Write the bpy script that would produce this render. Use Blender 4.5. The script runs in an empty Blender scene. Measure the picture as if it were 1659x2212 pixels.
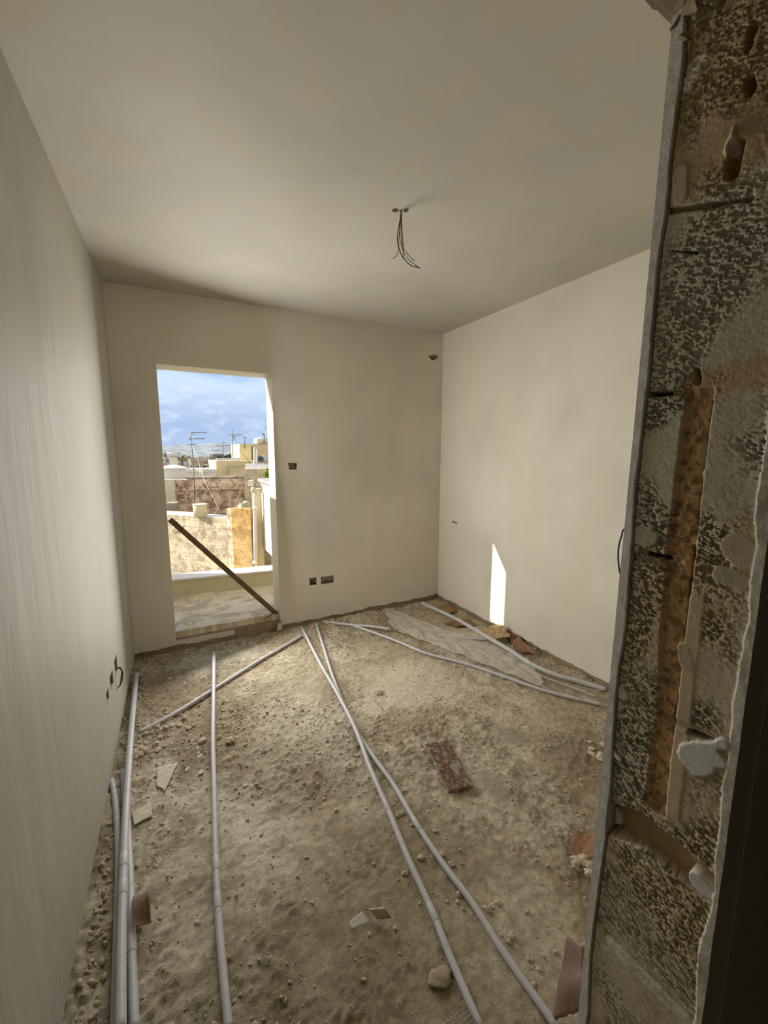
import bpy, bmesh, math, random
import numpy as np
from mathutils import Vector, Matrix, noise as mn

random.seed(11); rng = np.random.RandomState(5)
S = bpy.context.scene
COL = S.collection

# ------------------------------------------------------------------ camera
W, H, FPX = 1659, 2212, 907.5
PIT, YAW, ROL, EYE = math.radians(8.2666), math.radians(27.7774), math.radians(0.139), 1.5907
F = Vector((math.sin(YAW)*math.cos(PIT), math.cos(YAW)*math.cos(PIT), -math.sin(PIT)))
R0 = Vector((math.cos(YAW), -math.sin(YAW), 0)); U0 = R0.cross(F)
R = math.cos(ROL)*R0 + math.sin(ROL)*U0; U = -math.sin(ROL)*R0 + math.cos(ROL)*U0
cam = bpy.data.cameras.new('camera'); co = bpy.data.objects.new('camera', cam); COL.objects.link(co)
cam.sensor_fit = 'VERTICAL'; cam.sensor_height = 36; cam.lens = 36*FPX/H; cam.clip_start = .02; cam.clip_end = 9000
M = Matrix.Identity(4)
for i in range(3):
    M[i][0], M[i][1], M[i][2] = R[i], U[i], -F[i]
M[2][3] = EYE
co.matrix_world = M; S.camera = co

def at(px, py, x=None, y=None, z=None):
    """the world point seen at a photo position on the plane x=, y= or z="""
    d = F + R*((px-W/2)/FPX) - U*((py-H/2)/FPX)
    t = x/d.x if x is not None else (y/d.y if y is not None else (z-EYE)/d.z)
    return Vector((d.x*t, d.y*t, EYE+d.z*t))

# ------------------------------------------------------------------ view, world, sun, doorway fill lamp
S.view_settings.view_transform = 'Standard'; S.view_settings.look = 'None'
S.view_settings.exposure = 0.0; S.view_settings.gamma = 1.0; S.view_settings.use_curve_mapping = False
try:
    S.cycles.max_bounces = 14; S.cycles.diffuse_bounces = 8; S.cycles.sample_clamp_indirect = 4.0; S.cycles.use_denoising = True
except Exception: pass

w = bpy.data.worlds.new('sky'); S.world = w; w.use_nodes = True
nt = w.node_tree; N = nt.nodes; L = nt.links; N.clear()
out = N.new('ShaderNodeOutputWorld'); bg = N.new('ShaderNodeBackground'); L.new(bg.outputs[0], out.inputs[0])
tc = N.new('ShaderNodeTexCoord'); sep = N.new('ShaderNodeSeparateXYZ'); L.new(tc.outputs['Generated'], sep.inputs[0])
mp = N.new('ShaderNodeMapping'); mp.inputs['Scale'].default_value = (1, 1, 2.4); L.new(tc.outputs['Generated'], mp.inputs[0])
n1 = N.new('ShaderNodeTexNoise'); n1.inputs['Scale'].default_value = 13; n1.inputs['Detail'].default_value = 7; n1.inputs['Roughness'].default_value = .55
L.new(mp.outputs[0], n1.inputs[0])
ad = N.new('ShaderNodeMath'); ad.operation = 'MULTIPLY_ADD'; ad.inputs[1].default_value = .07; L.new(n1.outputs[0], ad.inputs[0]); L.new(sep.outputs[2], ad.inputs[2])
cr = N.new('ShaderNodeValToRGB'); L.new(ad.outputs[0], cr.inputs[0])
e = cr.color_ramp.elements; e[0].position = 0.02; e[0].color = (.46, .60, .80, 1); e[1].position = .05; e[1].color = (.42, .56, .80, 1)
for p_, c_ in ((.09, (.40, .53, .78, 1)), (.13, (.50, .63, .84, 1)), (.17, (.62, .76, .93, 1)), (.187, (.56, .72, .93, 1)), (.205, (.30, .50, .82, 1)), (.3, (.42, .56, .82, 1)), (1., (.30, .46, .80, 1))):
    x_ = e.new(p_); x_.color = c_
n2 = N.new('ShaderNodeTexNoise'); n2.inputs['Scale'].default_value = 26; n2.inputs['Detail'].default_value = 8; L.new(mp.outputs[0], n2.inputs[0])
r2 = N.new('ShaderNodeValToRGB'); r2.color_ramp.elements[0].position = .5; r2.color_ramp.elements[1].position = .75; L.new(n2.outputs[0], r2.inputs[0])
mx = N.new('ShaderNodeMix'); mx.data_type = 'RGBA'; mx.inputs[7].default_value = (.72, .84, .95, 1)
mm = N.new('ShaderNodeMath'); mm.operation = 'MULTIPLY'; mm.inputs[1].default_value = .55; L.new(r2.outputs[0], mm.inputs[0])
L.new(mm.outputs[0], mx.inputs[0]); L.new(cr.outputs[0], mx.inputs[6]); # brighter, whiter cloud round the sun and in the southern half of the sky
def skymix(prev, vec, lo, hi, colr_, top):
    d_ = N.new('ShaderNodeVectorMath'); d_.operation = 'DOT_PRODUCT'; L.new(tc.outputs['Generated'], d_.inputs[0]); d_.inputs[1].default_value = vec
    m_ = N.new('ShaderNodeMapRange'); m_.interpolation_type = 'SMOOTHSTEP'; m_.inputs['From Min'].default_value = lo; m_.inputs['From Max'].default_value = hi; m_.inputs['To Max'].default_value = top; L.new(d_.outputs['Value'], m_.inputs['Value'])
    x_ = N.new('ShaderNodeMix'); x_.data_type = 'RGBA'; L.new(m_.outputs[0], x_.inputs[0]); L.new(prev, x_.inputs[6]); x_.inputs[7].default_value = colr_; return x_.outputs[2]
sky_ = skymix(mx.outputs[2], (-.81, .37, .46), .5, 1.0, (2.0, 1.85, 1.6, 1), 1.0)
sky_ = skymix(sky_, (0, -1, .3), -.25, .6, (.86, .82, .74, 1), 1.0)
L.new(sky_, bg.inputs[0]); bg.inputs[1].default_value = 1.1

sl = bpy.data.lights.new('sun', 'SUN'); sl.energy = 10; sl.angle = .009; sl.color = (1, .93, .80)
so = bpy.data.objects.new('sun', sl); COL.objects.link(so); so.location = (-6, 8, 9)
so.rotation_euler = Vector((1, -.463, -.65)).to_track_quat('-Z', 'Y').to_euler()
# added area lamp just inside the doorway, boosts the daylight in the room
al = bpy.data.lights.new('doorway_fill', 'AREA'); al.shape = 'RECTANGLE'; al.size = .78; al.size_y = 2.0; al.energy = 43; al.color = (1, .97, .90)
ao = bpy.data.objects.new('doorway_fill', al); COL.objects.link(ao); ao.location = (.43, 3.49, 1.20)
ao.rotation_euler = Vector((.40, -1, .03)).to_track_quat('-Z', 'Y').to_euler()

# ------------------------------------------------------------------ helpers
_T = rng.rand(512, 512)
def vn(x, y):
    xi = np.floor(x).astype(int); yi = np.floor(y).astype(int); fx = x-xi; fy = y-yi
    fx = fx*fx*(3-2*fx); fy = fy*fy*(3-2*fy)
    a = _T[xi % 512, yi % 512]; b = _T[(xi+1) % 512, yi % 512]; c = _T[xi % 512, (yi+1) % 512]; d = _T[(xi+1) % 512, (yi+1) % 512]
    return (a*(1-fx)+b*fx)*(1-fy)+(c*(1-fx)+d*fx)*fy
def fbm(x, y, o=4):
    s = 0; a = .5; t = 0
    for i in range(o):
        s = s+a*vn(x+17.3*i, y+5.1*i); t += a; a *= .5; x = x*2.03; y = y*2.03
    return s/t
_J = rng.rand(512, 512, 2)
def worley(x, y):
    xi = np.floor(x).astype(int); yi = np.floor(y).astype(int); best = np.full(x.shape, 9.)
    for i in (-1, 0, 1):
        for j in (-1, 0, 1):
            q = _J[(xi+i) % 512, (yi+j) % 512]
            best = np.minimum(best, (xi+i+q[..., 0]-x)**2+(yi+j+q[..., 1]-y)**2)
    return np.sqrt(best)
def sm(a, b, x): t = np.clip((x-a)/(b-a), 0, 1); return t*t*(3-2*t)

def link(name, me, mat=None, parent=None):
    o = bpy.data.objects.new(name, me); COL.objects.link(o)
    if mat: me.materials.append(mat)
    if parent: o.parent = parent
    return o
def tag(o, label=None, cat=None, group=None, kind=None):
    if label: o['label'] = label
    if cat: o['category'] = cat
    if group: o['group'] = group
    if kind: o['kind'] = kind
    return o
def thing(name, loc, label, cat, group=None):
    o = bpy.data.objects.new(name, None); COL.objects.link(o); o.location = loc; o.empty_display_size = .05
    return tag(o, label, cat, group)

class MB:
    """collects shapes in WORLD coordinates; build() links them as one mesh"""
    def __init__(s): s.bm = bmesh.new(); s.uv = s.bm.loops.layers.uv.new('UV')
    def face(s, vs):
        try: return s.bm.faces.new(vs)
        except ValueError: return None
    def hexa(s, P):   # 8 points: bottom loop 0-3, top loop 4-7
        v = [s.bm.verts.new(p) for p in P]
        for f in ((0, 3, 2, 1), (4, 5, 6, 7), (0, 1, 5, 4), (1, 2, 6, 5), (2, 3, 7, 6), (3, 0, 4, 7)): s.face([v[i] for i in f])
        return s
    def box(s, a, b):
        x0, y0, z0 = a; x1, y1, z1 = b
        return s.hexa([(x0, y0, z0), (x1, y0, z0), (x1, y1, z0), (x0, y1, z0), (x0, y0, z1), (x1, y0, z1), (x1, y1, z1), (x0, y1, z1)])
    def tube(s, pts, r, n=10, rs=None, cap=True):
        pts = [Vector(p) for p in pts]; rings = []; up = Vector((0, 0, 1))
        for i, p in enumerate(pts):
            d = (pts[min(i+1, len(pts)-1)]-pts[max(i-1, 0)]).normalized()
            if abs(d.dot(up)) > .95: up = Vector((1, .1, 0)).normalized()
            a = d.cross(up).normalized(); b = a.cross(d).normalized(); rr = rs[i] if rs else r
            rings.append([s.bm.verts.new(p+(a*math.cos(t*2*math.pi/n)+b*math.sin(t*2*math.pi/n))*rr) for t in range(n)])
        for A, B in zip(rings, rings[1:]):
            for k in range(n):
                f = s.face([A[k], A[(k+1) % n], B[(k+1) % n], B[k]])
                if f: f.smooth = True
        if cap: s.face(rings[0][::-1]); s.face(rings[-1])
        return s
    def prism(s, poly, ext):   # polygon of points extruded by vector
        a = [s.bm.verts.new(p) for p in poly]; b = [s.bm.verts.new(Vector(p)+Vector(ext)) for p in poly]; n = len(a)
        s.face(a[::-1]); s.face(b)
        for i in range(n): s.face([a[i], a[(i+1) % n], b[(i+1) % n], b[i]])
        return s
    def rock(s, c, r, sub=1, sq=(1, 1, .7), rough=.3, seed=None):
        r0 = random.random()*100 if seed is None else seed
        m = bmesh.ops.create_icosphere(s.bm, subdivisions=sub, radius=1)
        rot = Matrix.Rotation(random.random()*6.28, 3, 'Z')
        for v in m['verts']:
            k = 1+rough*(mn.noise(v.co*1.7+Vector((r0, 0, 0)))*1.6)
            q = v.co*k; q = Vector((q.x*sq[0], q.y*sq[1], q.z*sq[2])); v.co = rot@q*r+Vector(c)
        return s
    def build(s, name, mat, parent=None, bevel=0, smooth=False):
        bm = s.bm
        bmesh.ops.recalc_face_normals(bm, faces=bm.faces)
        if bevel: bmesh.ops.bevel(bm, geom=list(bm.edges), offset=bevel, segments=2, affect='EDGES', profile=.6)
        uv = bm.loops.layers.uv.verify(); bm.normal_update()
        for f in bm.faces:
            n = f.normal
            h = Vector((-n.y, n.x, 0)); hor = h.length > .3
            if hor: h.normalize()
            for l in f.loops:
                c = l.vert.co
                l[uv].uv = (c.dot(h), c.z) if hor else (c.x, c.y)
            if smooth: f.smooth = True
        o0 = Vector(parent.location) if parent and parent.type == 'EMPTY' else None
        if parent is not None:
            p = parent
            while p.parent: p = p.parent
            o0 = Vector(p.location)
            bmesh.ops.translate(bm, verts=bm.verts, vec=-o0)
        me = bpy.data.meshes.new(name); bm.to_mesh(me); bm.free()
        return link(name, me, mat, parent)

def own(o):   # put the origin of a single-mesh thing at its base
    me = o.data; n = len(me.vertices); c = np.empty(n*3); me.vertices.foreach_get('co', c); c = c.reshape(-1, 3)
    p = np.array([c[:, 0].mean(), c[:, 1].mean(), c[:, 2].min()]); c -= p; me.vertices.foreach_set('co', c.ravel()); me.update(); o.location = Vector(p)
    return o
def grid_mesh(name, P, colr=None, smooth=True):
    """P: (n,m,3) array"""
    n, m = P.shape[:2]; idx = np.arange(n*m).reshape(n, m)
    q = np.stack([idx[:-1, :-1], idx[1:, :-1], idx[1:, 1:], idx[:-1, 1:]], -1).reshape(-1, 4)
    me = bpy.data.meshes.new(name); me.vertices.add(n*m); me.vertices.foreach_set('co', P.reshape(-1).astype(np.float32))
    me.loops.add(q.size); me.loops.foreach_set('vertex_index', q.reshape(-1).astype(np.int32))
    me.polygons.add(len(q)); me.polygons.foreach_set('loop_start', np.arange(0, q.size, 4, dtype=np.int32)); me.polygons.foreach_set('loop_total', np.full(len(q), 4, dtype=np.int32))
    me.polygons.foreach_set('use_smooth', np.full(len(q), smooth))
    me.update(calc_edges=True); me.validate()
    if colr is not None:
        ca = me.color_attributes.new('stain', 'FLOAT_COLOR', 'POINT')
        ca.data.foreach_set('color', np.concatenate([colr, np.ones(colr.shape[:2]+(1,))], -1).reshape(-1).astype(np.float32))
    return me

# ------------------------------------------------------------------ materials
def mat(name, rough=.9, spec=.2):
    m = bpy.data.materials.new(name); m.use_nodes = True; b = m.node_tree.nodes['Principled BSDF']
    b.inputs['Roughness'].default_value = rough; b.inputs['Specular IOR Level'].default_value = spec
    return m, m.node_tree, b
def node(t, k, **kw):
    n = t.nodes.new(k)
    for a, v in kw.items(): setattr(n, a, v)
    return n
def noise_node(t, scale, detail=5, rough=.6, coord=None, stretch=None):
    n = node(t, 'ShaderNodeTexNoise'); n.inputs['Scale'].default_value = scale; n.inputs['Detail'].default_value = detail; n.inputs['Roughness'].default_value = rough
    c = node(t, 'ShaderNodeTexCoord'); src = c.outputs[coord or 'Object']
    if stretch:
        mp = node(t, 'ShaderNodeMapping'); mp.inputs['Scale'].default_value = stretch; t.links.new(src, mp.inputs[0]); src = mp.outputs[0]
    t.links.new(src, n.inputs['Vector']); return n
def ramp(t, src, stops):
    r = node(t, 'ShaderNodeValToRGB'); el = r.color_ramp.elements
    el[0].position, el[0].color = stops[0][0], (*stops[0][1], 1); el[1].position, el[1].color = stops[-1][0], (*stops[-1][1], 1)
    for p, c in stops[1:-1]: x = el.new(p); x.color = (*c, 1)
    t.links.new(src, r.inputs[0]); return r
def mixc(t, fac, a, b, mode='MIX'):
    m = node(t, 'ShaderNodeMix', data_type='RGBA', blend_type=mode)
    for i, v in ((0, fac), (6, a), (7, b)):
        if hasattr(v, 'links'): t.links.new(v, m.inputs[i])
        elif isinstance(v, (int, float)): m.inputs[i].default_value = v
        else: m.inputs[i].default_value = (*v, 1)
    return m.outputs[2]
def bump(t, b, h, strength=.3, dist=.01, prev=None):
    n = node(t, 'ShaderNodeBump'); n.inputs['Strength'].default_value = strength; n.inputs['Distance'].default_value = dist
    t.links.new(h, n.inputs['Height']); 
    if prev: t.links.new(prev, n.inputs['Normal'])
    t.links.new(n.outputs[0], b.inputs['Normal']); return n.outputs[0]
def simple(name, c1, c2=None, scale=20, rough=.8, spec=.3, metal=0, bmp=.15, bd=.003):
    m, t, b = mat(name, rough, spec); c2 = c2 or tuple(x*.75 for x in c1)
    n = noise_node(t, scale); r = ramp(t, n.outputs[0], [(.3, c1), (.7, c2)]); t.links.new(r.outputs[0], b.inputs['Base Color'])
    b.inputs['Metallic'].default_value = metal
    if bmp: bump(t, b, n.outputs[0], bmp, bd)
    return m

def plaster(name, base, streak=.0, sc=1.0):
    m, t, b = mat(name, .62, .25)
    a = noise_node(t, 1.3*sc, 4, .5); v = noise_node(t, 2.2, 5, .55, stretch=(1.6, 1.6, .35)); f = noise_node(t, 160, 3, .6); g = noise_node(t, 7, 4, .5, stretch=(1, 1, .3))
    d = tuple(x*.90 for x in base); l = tuple(min(1, x*1.04) for x in base); warm = (base[0]*1.0, base[1]*.965, base[2]*.88)
    c = mixc(t, ramp(t, a.outputs[0], [(.4, (0, 0, 0)), (.62, (1, 1, 1))]).outputs[0], d, l)
    c = mixc(t, ramp(t, v.outputs[0], [(.45, (0, 0, 0)), (.68, (.7, .7, .7))]).outputs[0], c, warm)
    t.links.new(c, b.inputs['Base Color'])
    n = bump(t, b, v.outputs[0], .25+streak, .012); n = bump(t, b, g.outputs[0], .15+streak*.6, .006, n); bump(t, b, f.outputs[0], .12, .0015, n)
    return m
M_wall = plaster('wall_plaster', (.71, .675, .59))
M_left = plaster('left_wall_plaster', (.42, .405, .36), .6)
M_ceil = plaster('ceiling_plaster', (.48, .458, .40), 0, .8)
M_hall = plaster('hall_render', (.30, .27, .20))

def stained(name, rough=.95, bs=.5, fine=220, k1=.55, k2=.5):
    m, t, b = mat(name, rough, .1)
    a = node(t, 'ShaderNodeVertexColor', layer_name='stain'); n = noise_node(t, fine, 4, .65); k = noise_node(t, 35, 6, .7)
    c = mixc(t, k1, a.outputs[0], ramp(t, n.outputs[0], [(.3, (.45, .44, .42)), (.6, (1, 1, 1))]).outputs[0], 'MULTIPLY')
    c = mixc(t, k2, c, ramp(t, k.outputs[0], [(.35, (.66, .62, .56)), (.6, (1.15, 1.13, 1.1))]).outputs[0], 'MULTIPLY')
    t.links.new(c, b.inputs['Base Color']); q = bump(t, b, k.outputs[0], bs, .008); bump(t, b, n.outputs[0], bs, .003, q)
    return m
M_floor = stained('dusty_screed', .95, .85, 260, .7, .5); M_jamb = stained('blockwork', .95, .25, 420, .18, .15)
M_raw = simple('raw_render', (.36, .29, .20), (.22, .17, .11), 14, .95, .1, 0, .8, .01)
M_pvc = None
def pvc(name, c):
    m, t, b = mat(name, .45, .4); n = noise_node(t, 22, 6, .7); r = ramp(t, n.outputs[0], [(.42, c), (.60, tuple(x*.93 for x in c)), (.70, (.42, .36, .28))])
    t.links.new(r.outputs[0], b.inputs['Base Color']); bump(t, b, n.outputs[0], .1, .002); return m
M_pvc = pvc('grey_white_conduit', (.54, .54, .575)); M_pvcd = pvc('dusty_conduit', (.55, .50, .43))
M_stone = simple('loose_rubble', (.60, .53, .41), (.38, .31, .22), 30, .95, .1, 0, .5, .004)
M_flake = simple('plaster_flake', (.68, .62, .50), (.50, .44, .34), 40, .9, .15, 0, .3, .003)
M_card = simple('brown_cardboard', (.34, .19, .10), (.22, .13, .075), 9, .85, .2, 0, .3, .004)
M_cardl = simple('torn_pale_cardboard', (.52, .38, .24), (.36, .24, .14), 12, .85, .2, 0, .3, .004)
M_dark = simple('dark_void', (.03, .022, .015), (.015, .01, .008), 30, .95, .1)
M_box = simple('galvanised_box', (.42, .37, .29), (.24, .20, .15), 25, .55, .4, .3, .2, .002)
M_wire = simple('dark_insulated_wire', (.05, .035, .02), (.03, .02, .012), 40, .5, .4, 0, 0)
M_red = simple('red_brown_wire', (.16, .03, .02), (.12, .02, .02), 40, .5, .4, 0, 0)
M_greyw = simple('grey_insulated_wire', (.30, .27, .22), (.22, .2, .16), 40, .5, .4, 0, 0)
M_blue = simple('blue_insulated_wire', (.01, .02, .12), (.01, .02, .09), 40, .4, .5, 0, 0)
M_prop = simple('brown_painted_timber', (.20, .135, .075), (.14, .09, .05), 12, .7, .3, 0, .2, .002)
M_rebar = simple('rusty_tie_wire', (.07, .04, .025), (.04, .025, .018), 40, .8, .3, .2)

# ------------------------------------------------------------------ room dimensions
ZC, ZCR = 2.749, 2.778
xL = lambda y: -.2834-.0278*(3.6645-y)
xR = 2.639
yB = lambda x: 3.6645+.018*(x+.2834)
DL, DR, DT, DB, TH = .0125, .8693, 2.229, .048, .24
FZ = -.055
YF0, YF1 = .250, .434       # the two faces of the wall the photo is taken through
JX = .72; LZ = 2.238

def cut(o, cutters):
    mb = MB()
    for c in cutters:
        if callable(c): c(mb)
        else: mb.box(*c)
    bmesh.ops.recalc_face_normals(mb.bm, faces=mb.bm.faces)
    me = bpy.data.meshes.new('cutter'); mb.bm.to_mesh(me); mb.bm.free(); c = bpy.data.objects.new('cutter', me); COL.objects.link(c)
    m = o.modifiers.new('b', 'BOOLEAN'); m.object = c; m.operation = 'DIFFERENCE'; m.solver = 'EXACT'
    dg = bpy.context.evaluated_depsgraph_get(); ev = o.evaluated_get(dg); new = bpy.data.meshes.new_from_object(ev)
    o.modifiers.clear(); old = o.data; o.data = new; bpy.data.objects.remove(c); bpy.data.meshes.remove(old); bpy.data.meshes.remove(me)

def jag(n0, n1, base, amp, seed, step=.02, f=9):
    n = max(3, int(abs(n1-n0)/step)); r = []
    for i in range(n+1):
        t = n0+(n1-n0)*i/n; r.append((t, base+amp*(mn.noise(Vector((t*f, seed, 0)))+.5*mn.noise(Vector((t*f*4, seed, 3))))))
    return r

# back wall, plaster stopping raggedly above the floor
x0, x1 = -.55, xR+.25
low = jag(xL(3.66)-.02, xR+.02, .004, .016, 1.3)
poly = [(x0, yB(x0), .0)]+[(x, yB(x), z) for x, z in low]+[(x1, yB(x1), 0), (x1, yB(x1), 2.95), (x0, yB(x0), 2.95)]
wb = MB().prism(poly, (0, TH, 0)).build('wall_back', M_wall); tag(wb, kind='structure')
def backbox(pxs, d=.045):
    def f(mb):
        P = [at(x, y, y=3.675) for x, y in pxs]
        P = [Vector((p.x, yB(p.x)-.02, p.z)) for p in P]; mb.prism(P, (0, d+.02, 0))
    return f
holeA = [(623, 1000), (643, 1000), (643, 1014), (625, 1015)]
holeB = [(669, 1250), (685, 1248), (686, 1264), (670, 1266)]
holeC = [(694, 1247), (723, 1244), (723, 1260), (695, 1264)]
holeD = [(930, 767), (933, 764.5), (938, 766), (942, 762), (953, 767), (952, 772), (946, 775), (941, 777), (936, 776)]
cut(wb, [((DL, 3.4, DB), (DR, 4.2, DT)), backbox(holeA), backbox(holeB, .05), backbox(holeC), backbox(holeD, .12)])
# right wall
low = jag(.30, 3.75, .0, .014, 7.7)
poly = [(xR, y, z) for y, z in low]+[(xR, 3.75, 2.95), (xR, .30, 2.95)]
wr = MB().prism(poly, (.22, 0, 0)).build('wall_right', M_wall); tag(wr, kind='structure')
def rh(mb):
    for c in ([(977, 1126), (980, 1124.5), (982, 1128), (977, 1131)], [(982, 1126), (988, 1130), (987, 1133), (982, 1130)]):
        mb.prism([at(x, y, x=xR)-Vector((.02, 0, 0)) for x, y in c], (.06, 0, 0))
cut(wr, [rh])
# left wall
yl = [(y, z) for y, z in jag(.30, 3.75, .0, .018, 3.1)]
poly = [(xL(y), y, z) for y, z in yl]+[(xL(3.75), 3.75, 2.95), (xL(.3), .3, 2.95)]
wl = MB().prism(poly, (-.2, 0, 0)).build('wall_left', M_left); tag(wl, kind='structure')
def leftbox(pxs):
    return lambda mb: mb.prism([at(x, y, x=-.31) for x, y in pxs], (-.08, 0, 0)) 
LB = [[(246.5, 1440), (252, 1417), (255, 1445), (247, 1450)], [(237, 1470), (244.5, 1447), (246, 1474), (238, 1478)], [(229.5, 1507), (233.5, 1486), (235.5, 1510), (231, 1519)]]
def leftbox(px):
    ys = [at(x, y, x=-.30).y for x, y in px]; zs = [at(x, y, x=-.30).z for x, y in px]
    return (min(ys), max(ys), min(zs), max(zs))
LBW = [leftbox(p) for p in LB]
# three square boxes one behind the other, low on the left wall
LBW = [(2.69, 2.79, .31, .405), (2.50, 2.61, .32, .40), (2.37, 2.44, .325, .385)]
cut(wl, [((-.40, a, c), (-.25, b, d)) for a, b, c, d in LBW]+[((-.36, 3.70, .83), (-.25, 3.715, .85))])

# raw strips under the plaster edge
tr = MB()
tr.hexa([(-.5, yB(-.5)+.012, -.15), (xR+.1, yB(xR)+.014, -.15), (xR+.1, 3.9, -.15), (-.5, 3.86, -.15), (-.5, yB(-.5)+.012, .036), (xR+.1, yB(xR)+.014, .036), (xR+.1, 3.9, .036), (-.5, 3.86, .036)]); tag(tr.build('trim_1', M_raw), kind='structure')
tr = MB(); tr.box((xR+.013, -1.5, -.15), (xR+.2, 3.9, .04)); tag(tr.build('trim_2', M_raw), kind='structure')
tr = MB(); tr.hexa([(xL(-1.6)-.19, -1.6, -.15), (xL(-1.6)-.013, -1.6, -.15), (xL(3.7)-.013, 3.7, -.15), (xL(3.7)-.19, 3.7, -.15), (xL(-1.6)-.19, -1.6, .04), (xL(-1.6)-.013, -1.6, .04), (xL(3.7)-.013, 3.7, .04), (xL(3.7)-.19, 3.7, .04)])
tag(tr.build('trim_3', M_raw), kind='structure')

# ceiling
def cz(x): return ZC+(ZCR-ZC)*(x+.28)/2.92
c = MB().hexa([(-.6, .24, cz(-.6)), (2.9, .24, cz(2.9)), (2.9, 4.0, cz(2.9)), (-.6, 4.0, cz(-.6)), (-.6, .24, 3.05), (2.9, .24, 3.05), (2.9, 4.0, 3.05), (-.6, 4.0, 3.05)])
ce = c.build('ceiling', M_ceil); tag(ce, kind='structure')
HK = at(866, 456, z=2.76)
def chole(mb):
    for cx, cy, rx, ry in ((HK.x-.024, HK.y+.012, .018, .018), (HK.x+.024, HK.y-.012, .012, .02)):
        mb.prism([(cx+rx*math.cos(t*math.pi/6), cy+ry*math.sin(t*math.pi/6), 2.70) for t in range(12)], (0, 0, .14))
cut(ce, [chole])

# hall behind the camera
tag(MB().box((-.6, -3.4, -.2), (2.9, -3.2, 3.0)).build('wall_hall', M_hall), kind='structure')
tag(MB().box((-.62, -3.2, -.2), (xL(.3), .30, 2.95)).build('wall_hall_left', M_hall), kind='structure')
tag(MB().box((xR, -3.2, -.2), (xR+.22, .20, 2.95)).build('wall_hall_right', M_hall), kind='structure')
tag(MB().box((-.6, -3.2, -.2), (2.9, -1.6, -.05)).build('floor_hall', M_raw), kind='structure')
tag(MB().box((-.6, -3.2, 2.74), (2.9, .24, 2.80)).build('ceiling_hall', M_hall), kind='structure')

# ------------------------------------------------------------------ floor
gx = np.arange(-.40, 2.70, .0085); gy = np.arange(-1.62, 3.72, .0085)
X, Y = np.meshgrid(gx, gy, indexing='ij')
def spot(x, y, px, py, rx, ry=None, ang=0.):
    p = at(px, py, z=FZ); ry = ry or rx; ca, sa = math.cos(ang), math.sin(ang); dx = x-p.x; dy = y-p.y
    u = (dx*ca+dy*sa)/rx; v = (-dx*sa+dy*ca)/ry; return 1-sm(.45, 1.25, np.sqrt(u*u+v*v)+.6*(fbm(x*9, y*9)-.5))
def crumb(x, y): return sm(.40, .62, fbm(x*2.1+9, y*2.1+3, 4))
def height(x, y):
    h = .012*(fbm(x*3, y*3)-.5)+.012*(fbm(x*14, y*14, 4)-.5)
    w1 = worley(x*38, y*38); w2 = worley(x*75+5, y*75); w3 = worley(x*20+3, y*20+8)
    cm = crumb(x, y)
    lump = sm(.46, .66, fbm(x*26+40, y*26, 3))
    h = h+(.4+cm)*.0085*np.clip(.55-w1, 0, 1)*lump*2+(.4+cm)*.0065*np.clip(.5-w2, 0, 1)*2*sm(.42, .6, fbm(x*31+4, y*31+9, 2))
    h = h+.010*np.clip(.33-w3, 0, 1)*2*sm(.5, .6, fbm(x*6, y*6+70, 2))*(.3+cm)
    d = np.minimum(np.minimum(x-xL(y), xR-x), 3.68-y)
    h = h+.03*(1-sm(0, .13, d))*fbm(x*11+3, y*11, 3)*1.3
    h = h+.025*spot(x, y, 320, 1560, .13, .2)*fbm(x*20, y*20, 3)
    return h+FZ-.006
Z = height(X, Y)
A = np.array((.56, .49, .365)); B = np.array((.34, .275, .185)); C = np.array((.78, .73, .60)); G = np.array((.56, .52, .43))
k1 = sm(.42, .60, fbm(X*2.1+9, Y*2.1+3, 4)); k2 = sm(.45, .65, fbm(X*1.4+30, Y*1.4+11, 5)); k3 = sm(.48, .62, fbm(X*12, Y*12+20, 4))
fine_ = sm(.40, .66, fbm(X*45, Y*45+7, 4)); colr = A+(B-A)*(k1*.75)[..., None]; colr = colr+(C-colr)*(k2*.55)[..., None]*(1-.5*k3)[..., None]; colr = colr+(B-colr)*(k3*.35)[..., None]; colr = colr*(1.08-.26*fine_)[..., None]
for px, py, rx, ry, wgt in ((900, 1480, .5, .35, .6), (640, 1560, .32, .4, .55), (540, 1790, .10, .25, .75), (760, 1690, .12, .35, .35), (470, 1420, .4, .12, .5), (1000, 1390, .35, .3, .65), (350, 1690, .08, .22, .7), (1180, 2000, .16, .3, .3), (880, 1440, .25, .15, .5), (690, 2130, .10, .14, .25), (1120, 1600, .5, .3, .25)):
    colr = colr+(C-colr)*(spot(X, Y, px, py, rx, ry)*wgt)[..., None]
for px, py, rx, ry in ((1100, 1590, .07, .10), (1060, 1690, .06, .12), (820, 1497, .05, .04)):
    s_ = spot(X, Y, px, py, rx, ry); colr = colr+(G*.72-colr)*(s_*.8)[..., None]; Z = Z*(1-s_)+(FZ+.002)*s_
for px, py, rx, ry, wgt in ((860, 1560, .35, .12, .3), (900, 1830, .3, .3, .45), (640, 1650, .3, .3, .4), (720, 2100, .5, .4, .45), (300, 1500, .15, .3, .2), (1240, 1640, .25, .25, .3)):
    colr = colr+(B*.95-colr)*(spot(X, Y, px, py, rx, ry)*wgt)[..., None]
# reddish stain and hairline crack by the doorway
colr = colr+(np.array((.45, .29, .13))-colr)*(spot(X, Y, 320, 1480, .12, .25)*.35)[..., None]
fm = grid_mesh('floor', np.stack([X, Y, Z], -1), np.clip(colr, .02, 1))
fo = link('floor', fm, M_floor); tag(fo, kind='structure')
def hz(x, y): return float(height(np.array([[x]]), np.array([[y]]))[0, 0])
tag(MB().box((-.6, -1.8, -.4), (2.9, 4.0, -.16)).build('floor_slab', M_raw), kind='structure')

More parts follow.
